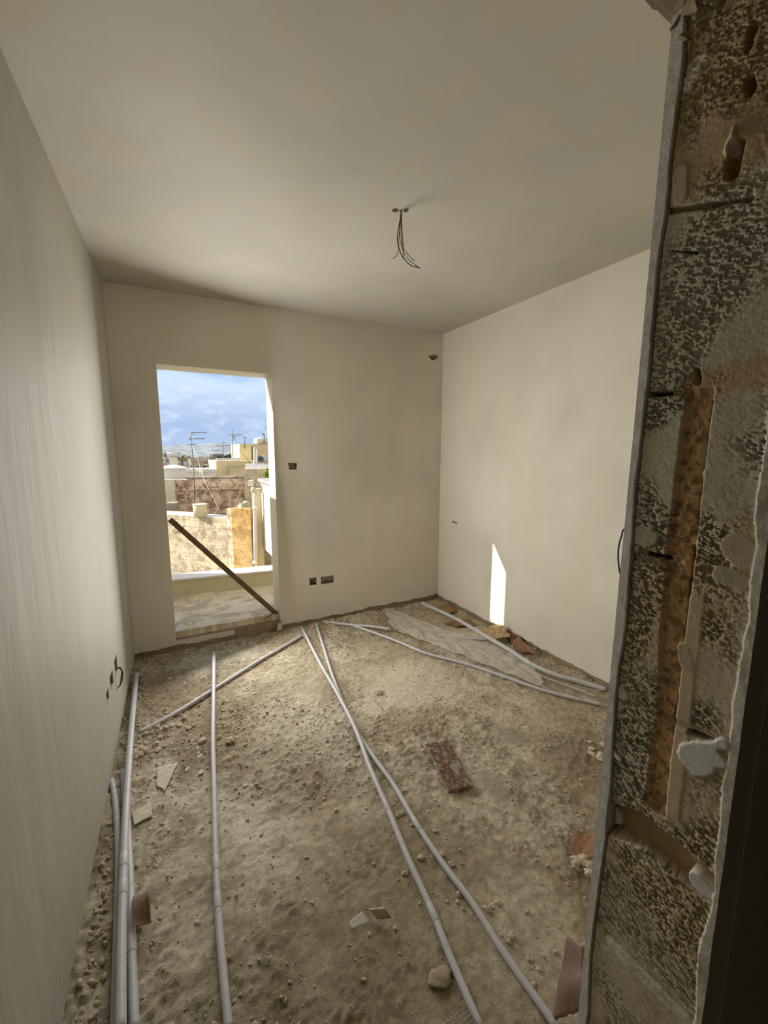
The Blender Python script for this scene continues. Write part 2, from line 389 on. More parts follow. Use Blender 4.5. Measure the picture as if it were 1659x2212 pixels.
# ------------------------------------------------------------------ front wall with the broken jamb
def J(px, py): p = at(px, py, x=JX); return p.y, p.z
yy = np.arange(YF0, YF1+.0165, .00135); zz = np.arange(-.12, LZ+.02, .0016)
YY, ZZ = np.meshgrid(yy, zz, indexing='ij')
nW = lambda s, o=0: fbm(YY*s+o, ZZ*s+o*1.7, 4)
def pitted(s, seed, thr=.5):
    g1 = fbm(YY*s+seed, ZZ*s*1.25+seed*2, 3); w1 = worley(YY*s*.9+seed, ZZ*s*1.1+seed)
    return sm(thr-.02, thr+.07, g1)*sm(.18, .5, w1)
def specks(s, o, thr): return sm(thr, thr+.04, fbm((YY+.25*ZZ)*s*.55+o, (ZZ-.25*YY)*s*1.3+o, 3))
pit = np.clip(specks(190, 3, .58)+specks(330, 31, .58), 0, 1)
dens = sm(.36, .56, fbm(YY*9+2, ZZ*7+5, 3))
D = .0015*(nW(8)-.5)*2
D = D-.0022*pit*(.12+dens)
stone = np.array((.50, .47, .39)); warm = np.array((.54, .45, .31)); grit = np.array((.56, .40, .22)); rend = np.array((.72, .70, .63)); white = np.array((.85, .82, .78)); brown = np.array((.26, .18, .10))
tone = sm(.35, .65, fbm(YY*6+50, ZZ*5, 4))[..., None]
CC = stone*(1-tone)+warm*tone
CC = CC*(1-.66*(pit*(.15+dens)).clip(0, 1)[..., None])
def blend(mask, c, a=1.0):
    global CC
    CC = CC+(c-CC)*(mask*a)[..., None]
def segd(px1, py1, px2, py2):
    (ya, za), (yb, zb) = J(px1, py1), J(px2, py2); dx, dz = yb-ya, zb-za; L2 = dx*dx+dz*dz
    t = np.clip(((YY-ya)*dx+(ZZ-za)*dz)/L2, 0, 1); return np.hypot(YY-ya-t*dx, ZZ-za-t*dz)
wob = (fbm(YY*14, ZZ*14, 4)-.5)*.014
# gritty orange mortar core between the two leaves of block
def ypx(pts):   # piecewise y as a function of z through photo points
    q = sorted([J(*p)[::-1] for p in pts]); return np.interp(ZZ, [a for a, b in q], [b for a, b in q])
cl = ypx([(1480, 860), (1460, 1000), (1440, 1190), (1425, 1450), (1408, 1640), (1392, 1750)])+wob*.5
cr_ = ypx([(1534, 860), (1515, 1000), (1500, 1190), (1470, 1450), (1450, 1640), (1438, 1750)])+wob*.3
zt = J(1500, 850)[1]; zb = J(1410, 1750)[1]
core = (1-sm(-.003, .003, np.maximum(YY-cl, cr_-YY)))*sm(zb-.004, zb+.004, ZZ)*(1-sm(zt-.01, zt+.015, ZZ))
D = D*(1-core)+core*(-.010+.007*(fbm(YY*120, ZZ*120, 3)-.5)*2+.004*(nW(30)-.5))
blend(core, grit); CC = CC*(1-.45*(core*sm(.5, .62, fbm(YY*110, ZZ*110+9, 3)))[..., None])
# dark vertical slot along the right of the core
for a in ((1533, 868, 1516, 1010), (1512, 1040, 1500, 1130), (1492, 1180, 1470, 1440), (1466, 1500, 1450, 1560)):
    s_ = 1-sm(.0008, .0032, segd(*a)+wob*.12); D = D-.014*s_; blend(s_, brown*.35, .75)
# smooth mortar strip right of the core
s_ = (1-sm(-.002, .003, np.maximum(YY-cr_, cr_-.022-wob*.6-YY)))*sm(zb, zb+.02, ZZ)*(1-sm(zt-.06, zt, ZZ))*sm(.45, .55, fbm(YY*3+1, ZZ*6+4, 2))
D = D*(1-s_)+.001*s_; blend(s_, warm, .85)
# bed joints
def joint(a, b, th=.007, dep=.006, c=warm*.75, al=.7):
    s_ = 1-sm(th*.5, th, segd(*a, *b)+wob*.35)
    global D
    D = D-dep*s_; blend(s_, c, al)
joint((1386, 852), (1480, 848)); joint((1345, 1200), (1450, 1222)); joint((1520, 1228), (1640, 1262)); joint((1320, 1480), (1420, 1512), .004, .002); joint((1440, 1555), (1590, 1610), .008); joint((1310, 1505), (1400, 1530), .003, .002)
for a, b, th in (((1394, 853), (1440, 850), .004), ((1404, 1198), (1438, 1205), .006), ((1565, 1236), (1575, 1244), .004), ((1490, 1583), (1545, 1606), .005), ((1500, 800), (1502, 826), .004), ((1612, 175), (1616, 200), .007), ((1585, 320), (1575, 375), .012), ((1620, 60), (1608, 110), .005), ((1440, 545), (1500, 548), .002)):
    s_ = 1-sm(th*.5, th, segd(*a, *b)+wob*.3); D = D-.02*s_; blend(s_, brown*.25, .85)
# lintel course and brown mortar above it
zA = J(1420, 460)[1]; zBc = zt
s_ = sm(zA-.012, zA+.012, ZZ+wob); blend(s_, np.array((.36, .26, .15)), .65); D = D+.003*s_*(nW(12)-.4)
s_ = sm(zBc, zBc+.02, ZZ+wob)*(1-sm(zA-.012, zA+.012, ZZ+wob)); blend(s_, stone*.82, .45)
s_ = 1-sm(.003, .006, segd(1425, 462, 1620, 430)+wob); D = D-.008*s_; blend(s_, brown*.5, .7)
s_ = (1-sm(.012, .03, segd(1500, 838, 1650, 800)+wob)); blend(s_, np.array((.42, .29, .15)), .7); D = D-.003*s_
s_ = (1-sm(.006, .011, segd(1580, 280, 1572, 330)+wob*2.2)); blend(s_, white*.8, .7); D = D+.006*s_
s_ = (1-sm(.010, .018, segd(1490, 150, 1475, 180)+wob*2.5)); blend(s_, white*.75, .7); D = D+.002*s_
# big diagonal chase low in the jamb
s_ = 1-sm(.024, .034, segd(1300, 1765, 1395, 1800)+wob*.5); s2 = 1-sm(.026, .033, segd(1395, 1800, 1508, 1900)+wob*.3); ch = np.maximum(s_, s2)
D = D*(1-ch)-.030*ch*(.85+.3*nW(10)); blend(ch, np.array((.36, .27, .16)), .95)
s_ = (1-sm(.004, .010, segd(1440, 1790, 1520, 1930)+wob*.4)); blend(s_, white*.8, .35)
s_ = (1-sm(.012, .016, segd(1318, 1765, 1322, 1778)+wob*.6)); D = D+.012*s_; blend(s_, rend*.9, .8)
s_ = (1-sm(.014, .018, segd(1510, 1905, 1522, 1920)+wob*.4)); D = D*(1-s_)+.002*s_; blend(s_, rend*.95, .9)
# smooth faced blocks below the chase, sloping pale mortar line and rough corner under it
below = 1-sm(-.01, .01, (ZZ-J(1300, 1800)[1])+(YF1-YY)*.75)
D = D+below*.002*(pit*dens); blend(below*(1-pit*dens), np.array((.50, .45, .36)), .7)
s_ = 1-sm(.008, .016, segd(1330, 2050, 1480, 2205)+wob); D = D+.003*s_*(nW(40)); blend(s_, white*.72, .7)
s_ = 1-sm(.006, .012, segd(1340, 1815, 1430, 1885)+wob); blend(s_, white*.8, .35)
# white plaster splash
s_ = np.maximum(1-sm(.018, .022, segd(1500, 1638, 1535, 1628)+wob*2.2+(fbm(YY*70, ZZ*70, 3)-.5)*.012), 1-sm(.009, .012, segd(1545, 1612, 1566, 1606)+wob*1.8+(fbm(YY*70, ZZ*70+5, 3)-.5)*.012)); D = D*(1-s_)+.004*s_; blend(s_, white, .95)
s_ = 1-sm(.006, .009, segd(1325, 1625, 1340, 1640)+wob*.5); blend(s_, white*.8, .8); D = D*(1-s_)+.002*s_
# loose mortar patches
for a, b, r_ in (((1460, 380), (1462, 430), .011), ((1475, 1400), (1482, 1430), .011), ((1590, 1180), (1610, 1200), .02), ((1345, 1150), (1400, 1160), .018), ((1330, 1490), (1345, 1500), .012), ((1560, 1240), (1600, 1255), .012)):
    s_ = 1-sm(r_*.8, r_*1.1, segd(*a, *b)+wob); D = D*(1-s_)+.0015*s_; blend(s_, CC*0+np.array((.42, .37, .28)), .75)
# plaster skins of the two rooms seen edge on
edge = YF1+.001+(fbm(ZZ*7, ZZ*0+3, 5)-.5)*.013-.003*sm(.5, .6, fbm(ZZ*2.3, ZZ*0+8, 2)); sk = sm(-.0008, .0008, YY-edge)
gap = np.exp(-((YY-edge+.0012)/.0013)**2); D = D-.008*gap*(sk < .5); blend(gap, brown*.3, .7)
D = D*(1-sk)+.003*sk+.0012*(nW(60)-.5)*sk; blend(sk, rend)
edge2 = YF0+.012+(fbm(ZZ*9, ZZ*0+13, 5)-.5)*.022; sk2 = sm(-.0015, .0015, edge2-YY)
D = D*(1-sk2)+.004*sk2+.004*(nW(25)-.5)*sk2; blend(sk2, rend*.7, .95)
# ragged top by the lintel
D = D-.02*sm(LZ-.004, LZ+.012, ZZ)
P = np.stack([JX-D, YY+.011*(1.25-ZZ)/1.25*sm(YF0, YF1, YY), ZZ], -1)
# fold all four borders back so the jamb is a closed block
P[-1, :, 1] += .0012
jm = grid_mesh('wall_front', P, np.clip(CC*1.5, .01, .9))
jo = link('jamb', jm, M_jamb)
core_ = MB(); core_.box((JX+.045, YF0-.006, -.15), (2.7, YF1+.012, 2.95))
fr = core_.build('wall_front', M_wall); tag(fr, kind='structure')
jo.name = 'broken_jamb'; jo.parent = fr; jo['label'] = 'broken blockwork jamb with orange mortar core and plaster edges'
# the two returns of plaster that close the jamb to the wall faces
e1 = [(JX-float(D[-1, i]), float(P[-1, i, 1]), float(zz[i])) for i in range(0, len(zz), 6)]
rb = bmesh.new()
def ribbon(E, off, name):
    bm = bmesh.new(); a = [bm.verts.new(p) for p in E]; b = [bm.verts.new((JX+.06, p[1]+off, p[2])) for p in E]
    for i in range(len(a)-1): bm.faces.new([a[i], a[i+1], b[i+1], b[i]])
    bmesh.ops.recalc_face_normals(bm, faces=bm.faces); me = bpy.data.meshes.new(name); bm.to_mesh(me); bm.free(); o = link(name, me, M_wall, fr); return o
rb.free()
ribbon(e1, -.006, 'plaster_return')
e2 = [(JX-float(D[0, i]), float(P[0, i, 1]), float(zz[i])) for i in range(0, len(zz), 6)]
ribbon(e2, -.006, 'plaster_return')
# lintel over the opening, ragged along its room-side lower edge
lin = MB(); lo = jag(xL(.45)-.02, JX+.02, LZ, .018, 4.4, .012, 14)
poly = [(x, YF1+.016, z+(.05*max(0, (x-.60))/.12 if False else -.06*max(0, (x-.62)/.1)**2*0)) for x, z in lo]+[(JX+.08, YF1+.016, LZ), (JX+.08, YF1+.016, 2.95), (xL(.45)-.1, YF1+.016, 2.95), (xL(.45)-.1, YF1+.016, LZ)]
lin.prism(poly, (0, YF0-YF1-.03, 0)); li = lin.build('wall_front_lintel', M_raw); tag(li, kind='structure')
# crumbly mortar rounding the corner of jamb and lintel
cm = MB()
for i in range(90):
    t = random.random(); a = t*math.pi/2; rr = .055*(1+.25*random.random())
    cx = JX-.06+rr*math.sin(a)*1.0; czz = LZ-.06+rr*math.cos(a)*1.0
    cm.rock((cx+.012, YF1+.005-random.random()*.18, czz+.012), .012+.010*random.random(), 1)
cmo = cm.build('corner_mortar', M_raw, li)

# blue cable looping out beyond the jamb
bl = [at(1352, 1142, y=.53), at(1342, 1160, y=.54), at(1336, 1185, y=.545), at(1336, 1215, y=.545), at(1340, 1240, y=.54), at(1346, 1252, y=.53)]
def curve(pts, n=8):
    pts = [Vector(p) for p in pts]; r = []
    for i in range(len(pts)-1):
        p0, p1, p2, p3 = pts[max(i-1, 0)], pts[i], pts[i+1], pts[min(i+2, len(pts)-1)]
        for k in range(n):
            t = k/n; r.append(.5*((2*p1)+(-p0+p2)*t+(2*p0-5*p1+4*p2-p3)*t*t+(-p0+3*p1-3*p2+p3)*t**3))
    return r+[pts[-1]]
bl = [Vector((.80, YF1+.018, bl[0].z-.0))]+bl+[Vector((.80, YF1+.018, bl[-1].z))]
tag(own(MB().tube(curve(bl), .0019, 8).build('blue_cable', M_blue)), 'thin blue cable looping out of the wall behind the broken jamb', 'cable')

# ------------------------------------------------------------------ conduits
PP = []
def pipe(pts, r, label, joints=(), m=M_pvc, zoff=0., group='grey conduits laid across the floor', lifts=None):
    global PP
    P = []
    for i, p in enumerate(pts):
        lz = lifts[i] if lifts else 0
        q = at(p[0], p[1], z=FZ+r+lz); P.append(Vector((q.x, q.y, FZ+r*.75+.003+zoff+lz)))
    C = curve(P, 8); PP += [(c.x, c.y, r) for c in C]
    t = thing('conduit', (P[0].x, P[0].y, FZ), label, 'pipe', group)
    mb = MB(); mb.tube(C, r, 14, rs=[r*(1+.02*mn.noise(c*9)) for c in C]); mb.build('tube', m, t)
    for jx, jy in joints:
        q = at(jx, jy, z=FZ+r); i = min(range(1, len(C)-1), key=lambda k: (C[k]-q).length); d = (C[i+1]-C[i-1]).normalized()
        MB().tube([C[i]-d*.030, C[i]-d*.027, C[i], C[i]+d*.027, C[i]+d*.030], r, 14, rs=[r*1.02, r*1.07, r*1.08, r*1.07, r*1.02]).build('coupling', m, t)
    return t
pipe([(300, 1582), (380, 1540), (460, 1490), (552, 1432), (600, 1404), (652, 1373)], .0125, 'grey conduit running diagonally from the left wall to below the doorway', [(550, 1433)])
pipe([(462, 1410), (461, 1500), (460, 1600), (463, 1720), (466, 1850), (472, 1980), (482, 2100), (494, 2225)], .0128, 'straight grey conduit standing alone left of the middle, pointing at the doorway', [(470, 1952), (467, 1865)], lifts=[.03, .03, .022, .018, .014, .012, .012, .012])
pipe([(650, 1352), (690, 1430), (730, 1500), (768, 1575), (800, 1660), (840, 1752), (880, 1850), (930, 1960), (970, 2060), (1040, 2225)], .0118, 'longer central conduit, left one of the pair crossing the middle of the floor', [(692, 1434), (838, 1750), (925, 1975)], lifts=[0, .004, .016, .022, .022, .016, .008, 0, 0, 0])
pipe([(682, 1345), (698, 1395), (722, 1470), (760, 1560), (800, 1625), (850, 1695), (900, 1780), (960, 1870), (1020, 1950), (1090, 2060), (1205, 2222)], .0115, 'dusty central conduit, right one of the pair crossing the middle of the floor', [(697, 1392), (728, 1478), (898, 1778)], M_pvcd if False else M_pvc)
pipe([(688, 1341), (760, 1350), (800, 1353), (842, 1359)], .0125, 'short conduit stub lying along the foot of the back wall', [(720, 1345)], lifts=[.0, .004, .012, .016])
pipe([(756, 1349), (800, 1364), (860, 1386), (920, 1411), (1010, 1435), (1090, 1462), (1180, 1493), (1300, 1522)], .0115, 'long conduit along the near edge of the plastic sheet toward the jamb', [(1010, 1435), (1090, 1462)])
pipe([(912, 1305), (980, 1336), (1050, 1377), (1100, 1406), (1148, 1437), (1200, 1460), (1250, 1474), (1308, 1492)], .0165, 'thick white conduit running along the right wall under the sunlit patch', [(1147, 1436)], zoff=.01, lifts=[.03, .03, .03, .025, .015, .005, 0, 0])
pipe([(948, 1371), (1000, 1378), (1052, 1382)], .0115, 'short white conduit tucked under the thick one near the right wall')
cbl = pipe([(826, 1312), (900, 1347), (980, 1386), (1040, 1412), (1090, 1436), (1200, 1474), (1290, 1508)], .006, 'thin beige cable along the far edge of the plastic sheet', m=M_pvcd, zoff=.006, group=None); cbl['category'] = 'cable'; cbl.name = 'dusty_cable'
pipe([(295, 1455), (286, 1550), (278, 1650), (272, 1750), (266, 1900), (262, 2050), (260, 2230)], .0155, 'thick grey conduit nearest the left wall box group, uppermost of the left bundle', [(270, 1880), (268, 1925)], lifts=[.05, .045, .04, .034, .03, .028, .028])
pipe([(240, 1685), (250, 1740), (256, 1850), (254, 2000), (249, 2230)], .0140, 'bent conduit rising from the left wall foot, outer one of the left bundle', [(243, 1700)])
pipe([(266, 1665), (276, 1800), (281, 1900), (284, 2040), (290, 2230)], .0140, 'conduit half hidden under the thick grey one, inner one of the left bundle', [(283, 2035)])

# ------------------------------------------------------------------ rubble
def rubmesh(items, name, m, zc=None):
    """many small angular chips as one mesh"""
    base = bmesh.new(); bmesh.ops.create_icosphere(base, subdivisions=1, radius=1); base.verts.ensure_lookup_table()
    bv = np.array([v.co[:] for v in base.verts]); bf = np.array([[v.index for v in f.verts] for f in base.faces]); base.free()
    V = []; Fc = []
    for i, (x, y, r, f) in enumerate(items):
        s = 1+.45*(rng.rand(len(bv))-.5); a = rng.rand()*6.28; c_, s_ = math.cos(a), math.sin(a)
        q = bv*s[:, None]*np.array([r*(1+.5*rng.rand()), r*(.6+.4*rng.rand()), r*f]); tl = (rng.rand()-.5)*.8
        q = np.stack([q[:, 0]*c_-q[:, 1]*s_, q[:, 0]*s_+q[:, 1]*c_, q[:, 2]+tl*q[:, 0]], -1)
        V.append(q+np.array([x, y, zc[i]+r*f*.35])); Fc.append(bf+i*len(bv))
    V = np.concatenate(V); Fc = np.concatenate(Fc); me = bpy.data.meshes.new(name)
    me.vertices.add(len(V)); me.vertices.foreach_set('co', V.ravel()); me.loops.add(Fc.size); me.loops.foreach_set('vertex_index', Fc.ravel().astype(np.int32))
    me.polygons.add(len(Fc)); me.polygons.foreach_set('loop_start', np.arange(0, Fc.size, 3, dtype=np.int32)); me.polygons.foreach_set('loop_total', np.full(len(Fc), 3, dtype=np.int32)); me.update(calc_edges=True)
    return link(name, me, m)
def scatter(n, fx, fy, r0, r1, fl=.6):
    it = []
    for i in range(n):
        r = r0+(r1-r0)*random.random()**3; it.append((fx(), fy(), r, fl))
    return it
it = []
for i in range(9000):
    x = random.uniform(xL(2)+.0, xR-.02); y = random.uniform(.5, 3.64)
    if random.random() < .25+.75*float(crumb(np.array([x]), np.array([y]))[0]): it.append((x, y, 0.0022+.0068*random.random()**3, .6))
for i in range(1500):   # heaps along the walls
    k = random.random(); d = abs(random.gauss(0, .05))
    if k < .4: y = random.uniform(.5, 3.6); x = xL(y)+.02+d
    elif k < .75: x = random.uniform(-.25, 2.6); y = 3.66-d
    else: y = random.uniform(1.2, 3.6); x = xR-.01-d
    it.append((x, y, .003+.010*random.random()**2.5, .6))
pa_ = np.array(PP); it = [a for a in it if np.min(np.hypot(pa_[:, 0]-a[0], pa_[:, 1]-a[1])-pa_[:, 2]*.75) > a[2]*.8]
xy = np.array([(a[0], a[1]) for a in it]); zc_ = height(xy[:, 0][:, None], xy[:, 1][:, None])[:, 0]
it2 = [(q[0]+random.gauss(0, .2), q[1]+random.gauss(0, .15), .002+.008*random.random()**3, .35) for q in [at(*random.choice([(380, 1440), (520, 1410), (350, 1600), (440, 1560), (700, 1400), (560, 1520), (350, 1760), (900, 1400), (760, 1600), (1180, 1560)]), z=FZ) for i in range(2200)]]
it2 = [a for a in it2 if xL(a[1])+.02 < a[0] < xR-.02 and a[1] < 3.64 and np.min(np.hypot(pa_[:, 0]-a[0], pa_[:, 1]-a[1])-pa_[:, 2]*.75) > a[2]*.8]
xy2 = np.array([(a[0], a[1]) for a in it2]); zc2 = height(xy2[:, 0][:, None], xy2[:, 1][:, None])[:, 0]
tag(own(rubmesh(it2, 'plaster_crumbs', M_flake, zc2)), 'pale plaster crumbs sprinkled over the far half of the floor', 'plaster crumbs', kind='stuff')
tag(own(rubmesh(it, 'rubble_grit', M_stone, zc_)), 'fine tan rubble and grit scattered over the whole screed floor', 'rubble', kind='stuff')
def rocks(n, pxs, spread, r0, r1, name, label, grp, m, fl=.6, cat='stone'):
    for i in range(n):
        px, py = pxs[i % len(pxs)]; p = at(px+random.gauss(0, spread[0]), py+random.gauss(0, spread[1]), z=FZ)
        if p.x < xL(p.y)+.02: p.x = xL(p.y)+.03
        if p.y > 3.64: p.y = 3.64
        if p.x > xR-.02: p.x = xR-.03
        r = random.uniform(r0, r1); z = hz(p.x, p.y)+r*fl*.4
        o = MB().rock((p.x, p.y, z), r, 2, (1, .8, fl), .35).build(name, m); own(o); tag(o, label, cat, grp)
rocks(34, [(350, 1570), (335, 1590), (375, 1545), (320, 1605), (300, 1625), (395, 1560)], (16, 9), .010, .022, 'rubble_stone', 'small grey rubble stone in the heap beside the left wall conduit', 'rubble stones heaped by the left wall', M_stone)
rocks(22, [(430, 1640), (350, 1660), (420, 1500), (500, 1440), (350, 1460), (560, 1390), (560, 1430)], (45, 22), .008, .018, 'plaster_flake', 'pale plaster flake lying on the floor below the doorway side', 'pale plaster flakes on the left of the floor', M_flake, .3, 'plaster flake')
rocks(18, [(700, 1340), (820, 1320), (880, 1310), (640, 1350)], (30, 5), .010, .022, 'rubble_stone', 'small stone crumbled along the foot of the back wall', 'stones along the back wall', M_stone)
rocks(16, [(1120, 1410), (1180, 1450), (1060, 1395), (1130, 1440)], (16, 10), .008, .020, 'rubble_stone', 'brown stone chip beside the thick white conduit at the right wall', 'stone chips by the right wall conduit', M_stone)
rocks(26, [(900, 1800), (930, 1860), (880, 1780), (1000, 1930), (1060, 1950), (1150, 2060), (960, 1980), (1090, 2050)], (22, 22), .007, .015, 'rubble_stone', 'brown crumb of mortar between the two central conduits', 'mortar crumbs between the central conduits', M_stone)
rocks(8, [(1280, 1618), (1296, 1630), (1310, 1612)], (6, 7), .014, .024, 'plaster_flake', 'pale lump of plaster on the floor against the broken jamb edge', 'pale plaster lumps by the jamb', M_flake, .5, 'plaster lump')
def onerock(px, py, r, label, m=M_stone, sq=(1, .8, .5), name='rubble_stone', cat='stone'):
    p = at(px, py, z=FZ); o = MB().rock((p.x, p.y, hz(p.x, p.y)+r*sq[2]*.3), r, 3, sq, .3).build(name, m, smooth=True); tag(own(o), label, cat)
M_stoneb = simple('brown_stone', (.40, .33, .24), (.28, .22, .15), 20, .95, .1, 0, .4, .003)
onerock(952, 2112, .038, 'large flat rounded stone beside the left central conduit near the camera', m=M_stoneb, sq=(1, .75, .25))
onerock(820, 1497, .030, 'round flat stone on the pale patch right of the central conduits', m=M_stoneb, sq=(1, .8, .3))
onerock(1088, 1463, .022, 'brown stone resting against the conduit below the plastic sheet')
onerock(427, 1993, .011, 'small pale chip on the floor left of the lone conduit', M_flake)
onerock(876, 1885, .014, 'brown stone between the central conduits, halfway to the rusty plate')
onerock(1153, 1408, .028, 'grey stone by the foot of the right wall', M_stone)
onerock(497, 1603, .028, 'curved brown stone right of the lone conduit')
onerock(437, 1601, .026, 'rounded beige stone left of the lone conduit')

# thin sheets: a crumpled surface from photo corner points, with its own thickness
def sheet(name, pts, m, label, cat, amp=.01, thick=.002, n=26, lift=.004, curl=None, f=9, seed=0, group=None, rag=.035):
    """pts: 4 photo corners on the floor, each (px, py, height)"""
    Q = [at(p[0], p[1], z=FZ+p[2]) for p in pts]; V = np.zeros((n, n, 3))
    for i in range(n):
        for j in range(n):
            u, v = i/(n-1), j/(n-1)
            e_ = rag*mn.noise(Vector((u*6, v*6, seed)))
            uu = u+e_*(1 if u in (0, 1) else .5); vv = v+e_*(1 if v in (0, 1) else .5)
            p = Q[0]*(1-uu)*(1-vv)+Q[1]*uu*(1-vv)+Q[2]*uu*vv+Q[3]*(1-uu)*vv
            z = p.z-FZ; z += amp*(abs(mn.noise(Vector((p.x*f, p.y*f, seed))))*1.4+.4*mn.noise(Vector((p.x*f*3, p.y*f*3, seed))))
            if curl: z += curl(u, v)
            V[i, j] = (p.x, p.y, max(z, 0)+FZ+lift)
    hs = height(V[..., 0], V[..., 1]); V[..., 2] = np.maximum(V[..., 2], hs+.002)
    me = grid_mesh(name, V); o = link(name, me, m); own(o); md = o.modifiers.new('solid', 'SOLIDIFY'); md.thickness = thick
    return tag(o, label, cat, group)
# rusty plate half buried in the middle of the floor
m, t, b = mat('rusty_brown_plate', .45, .5); a_ = noise_node(t, 14, 6, .7); k_ = noise_node(t, 45, 6, .7)
c_ = ramp(t, a_.outputs[0], [(.36, (.05, .03, .02)), (.47, (.13, .05, .02)), (.55, (.07, .045, .03)), (.60, (.30, .26, .20)), (.66, (.08, .05, .03))])
t.links.new(mixc(t, ramp(t, k_.outputs[0], [(.48, (0, 0, 0)), (.62, (.55, .55, .55))]).outputs[0], c_.outputs[0], (.40, .36, .29)), b.inputs['Base Color']); bump(t, b, a_.outputs[0], .3, .004)
M_plate = m
sheet('rusty_plate', [(918, 1613, 0), (967, 1605, 0), (1022, 1706, .004), (969, 1719, .004)], M_plate, 'rectangular rust-brown plate lying flat in the middle of the floor', 'plate', .001, .006, 24, .010, rag=.006)
# film over the floor near the back right corner
m, t, b = mat('translucent_film', .35, .5); b.inputs['Alpha'].default_value = .45
n_ = noise_node(t, 16, 6, .7); r_ = ramp(t, n_.outputs[0], [(.35, (.80, .78, .70)), (.6, (.66, .63, .54))]); t.links.new(r_.outputs[0], b.inputs['Base Color']); bump(t, b, n_.outputs[0], .4, .006); M_film = m
def wrk(v, u): return .030*abs(mn.noise(Vector((u*9+v*2, v*2.6-u*2, 2))))+.010*abs(mn.noise(Vector((u*22-v*5, v*6, 5))))+.006*mn.noise(Vector((u*50, v*12, 9)))
sheet('plastic_sheet', [(822, 1310, .0), (850, 1362, 0), (1180, 1490, 0), (1150, 1432, 0)], M_film, 'crumpled translucent plastic sheet between conduits toward the back right corner', 'plastic sheet', .004, .0006, 90, .006, wrk, 7, 3, rag=.03)
# cardboard and paper scraps
sheet('cardboard_scrap', [(944, 1314, 0), (972, 1308, .01), (985, 1322, .02), (962, 1330, 0)], simple('ochre_board', (.42, .23, .08), (.28, .15, .05), 20), 'ochre brown cardboard scrap near the far right corner', 'cardboard', .015, .003, 16, .01, seed=5)
sheet('cardboard_scrap', [(1038, 1366, .0), (1075, 1352, .05), (1102, 1378, .06), (1060, 1392, .0)], M_cardl, 'torn orange-brown cardboard under the sunlit patch by the right wall', 'cardboard', .04, .003, 20, .015, seed=8, f=14)
sheet('cardboard_scrap', [(1085, 1365, .02), (1108, 1370, .05), (1162, 1418, .02), (1120, 1412, .0)], M_card, 'long curled brown cardboard strip against the right wall foot', 'cardboard', .03, .003, 20, .012, seed=12, f=14)
sheet('cardboard_scrap', [(955, 1348, 0), (1010, 1340, 0), (1030, 1352, .01), (985, 1356, 0)], M_card, 'thin dark brown cardboard strip lying beside the thick white conduit', 'cardboard', .01, .002, 16, .008, seed=15)
sheet('cardboard_scrap', [(1240, 1808, .02), (1292, 1822, .05), (1298, 1868, .03), (1226, 1862, .0)], M_card, 'folded brown cardboard with white rubble on it at the jamb edge', 'cardboard', .02, .004, 22, .012, lambda u, v: .03*abs(u-.4), 12, 21)
p_ = at(1262, 1872, z=FZ); 
o = MB()
for i in range(16): o.rock((p_.x+random.gauss(0, .028), p_.y+random.gauss(0, .022), FZ+.022+random.random()*.02), random.uniform(.010, .022), 2, (1, .8, .6), .4)
tag(own(o.build('plaster_lump', M_flake)), 'crumbling white plaster lump on brown cardboard at the jamb edge', 'plaster lump')
def arch(u, v): return .055*math.sin(math.pi*min(1, max(0, v*1.05)))*(.5+.5*u)
sheet('cardboard_scrap', [(288, 1938, .0), (322, 1935, .0), (327, 1998, .02), (290, 2005, .04)], simple('brown_paper', (.27, .17, .11), (.19, .12, .08), 16, .6, .4), 'curled brown paper arching beside the left bundle of conduits', 'cardboard', .006, .0015, 22, .006, arch, 10, 31)
sheet('cardboard_scrap', [(1196, 2212, .0), (1226, 2030, .10), (1262, 2050, .22), (1256, 2190, .10)], simple('maroon_board', (.23, .15, .11), (.13, .08, .06), 9, .6, .3), 'tall torn maroon cardboard flap standing against the jamb foot near the camera', 'cardboard', .01, .004, 26, .01, lambda u, v: .03*math.sin(u*6), 9, 41)
sheet('paper_scrap', [(752, 1996, 0), (782, 1972, .005), (806, 1988, .005), (760, 2008, 0)], M_film, 'flat strip of clear film at the left of the cream scrap', 'plastic scrap', .004, .0006, 14, .004, seed=50)
sheet('paper_scrap', [(782, 1974, .0), (818, 1966, .02), (846, 1990, .02), (812, 1990, .0)], simple('cream_paper', (.60, .52, .36), (.45, .38, .26), 20, .7, .3), 'twisted cream paper scrap in the lower middle of the floor', 'paper', .014, .0008, 18, .008, lambda u, v: .022*math.sin(math.pi*v), 14, 51)
sheet('plaster_skim', [(340, 1662, 0), (384, 1650, .0), (356, 1712, .0), (338, 1700, 0)], M_flake, 'flat white plaster skim patch on the floor right of the left conduits', 'plaster flake', .003, .003, 16, .004, seed=61)
sheet('plaster_skim', [(285, 1760, 0), (325, 1735, .0), (330, 1765, .0), (290, 1785, 0)], M_flake, 'white plaster skim patch pressed against the left bundle of conduits', 'plaster flake', .004, .003, 16, .004, seed=63)
# scrap of wire mesh
mb = MB(); q0 = at(955, 2205, z=FZ+.012); ux = (at(985, 2180, z=FZ+.02)-q0).normalized(); vx = Vector((ux.y, -ux.x, 0))
for i in range(8): a = q0+vx*(.011*i); mb.tube([a, a+ux*.045, a+ux*.085+Vector((0, 0, .004))], .0011, 5)
for i in range(8): a = q0+ux*(.011*i+.004); mb.tube([a, a+vx*.04, a+vx*.08], .0011, 5)
tag(own(mb.build('wire_mesh_scrap', simple('pale_mesh', (.42, .38, .30), None, 30))), 'small scrap of wire mesh at the bottom edge beside the left central conduit', 'mesh')

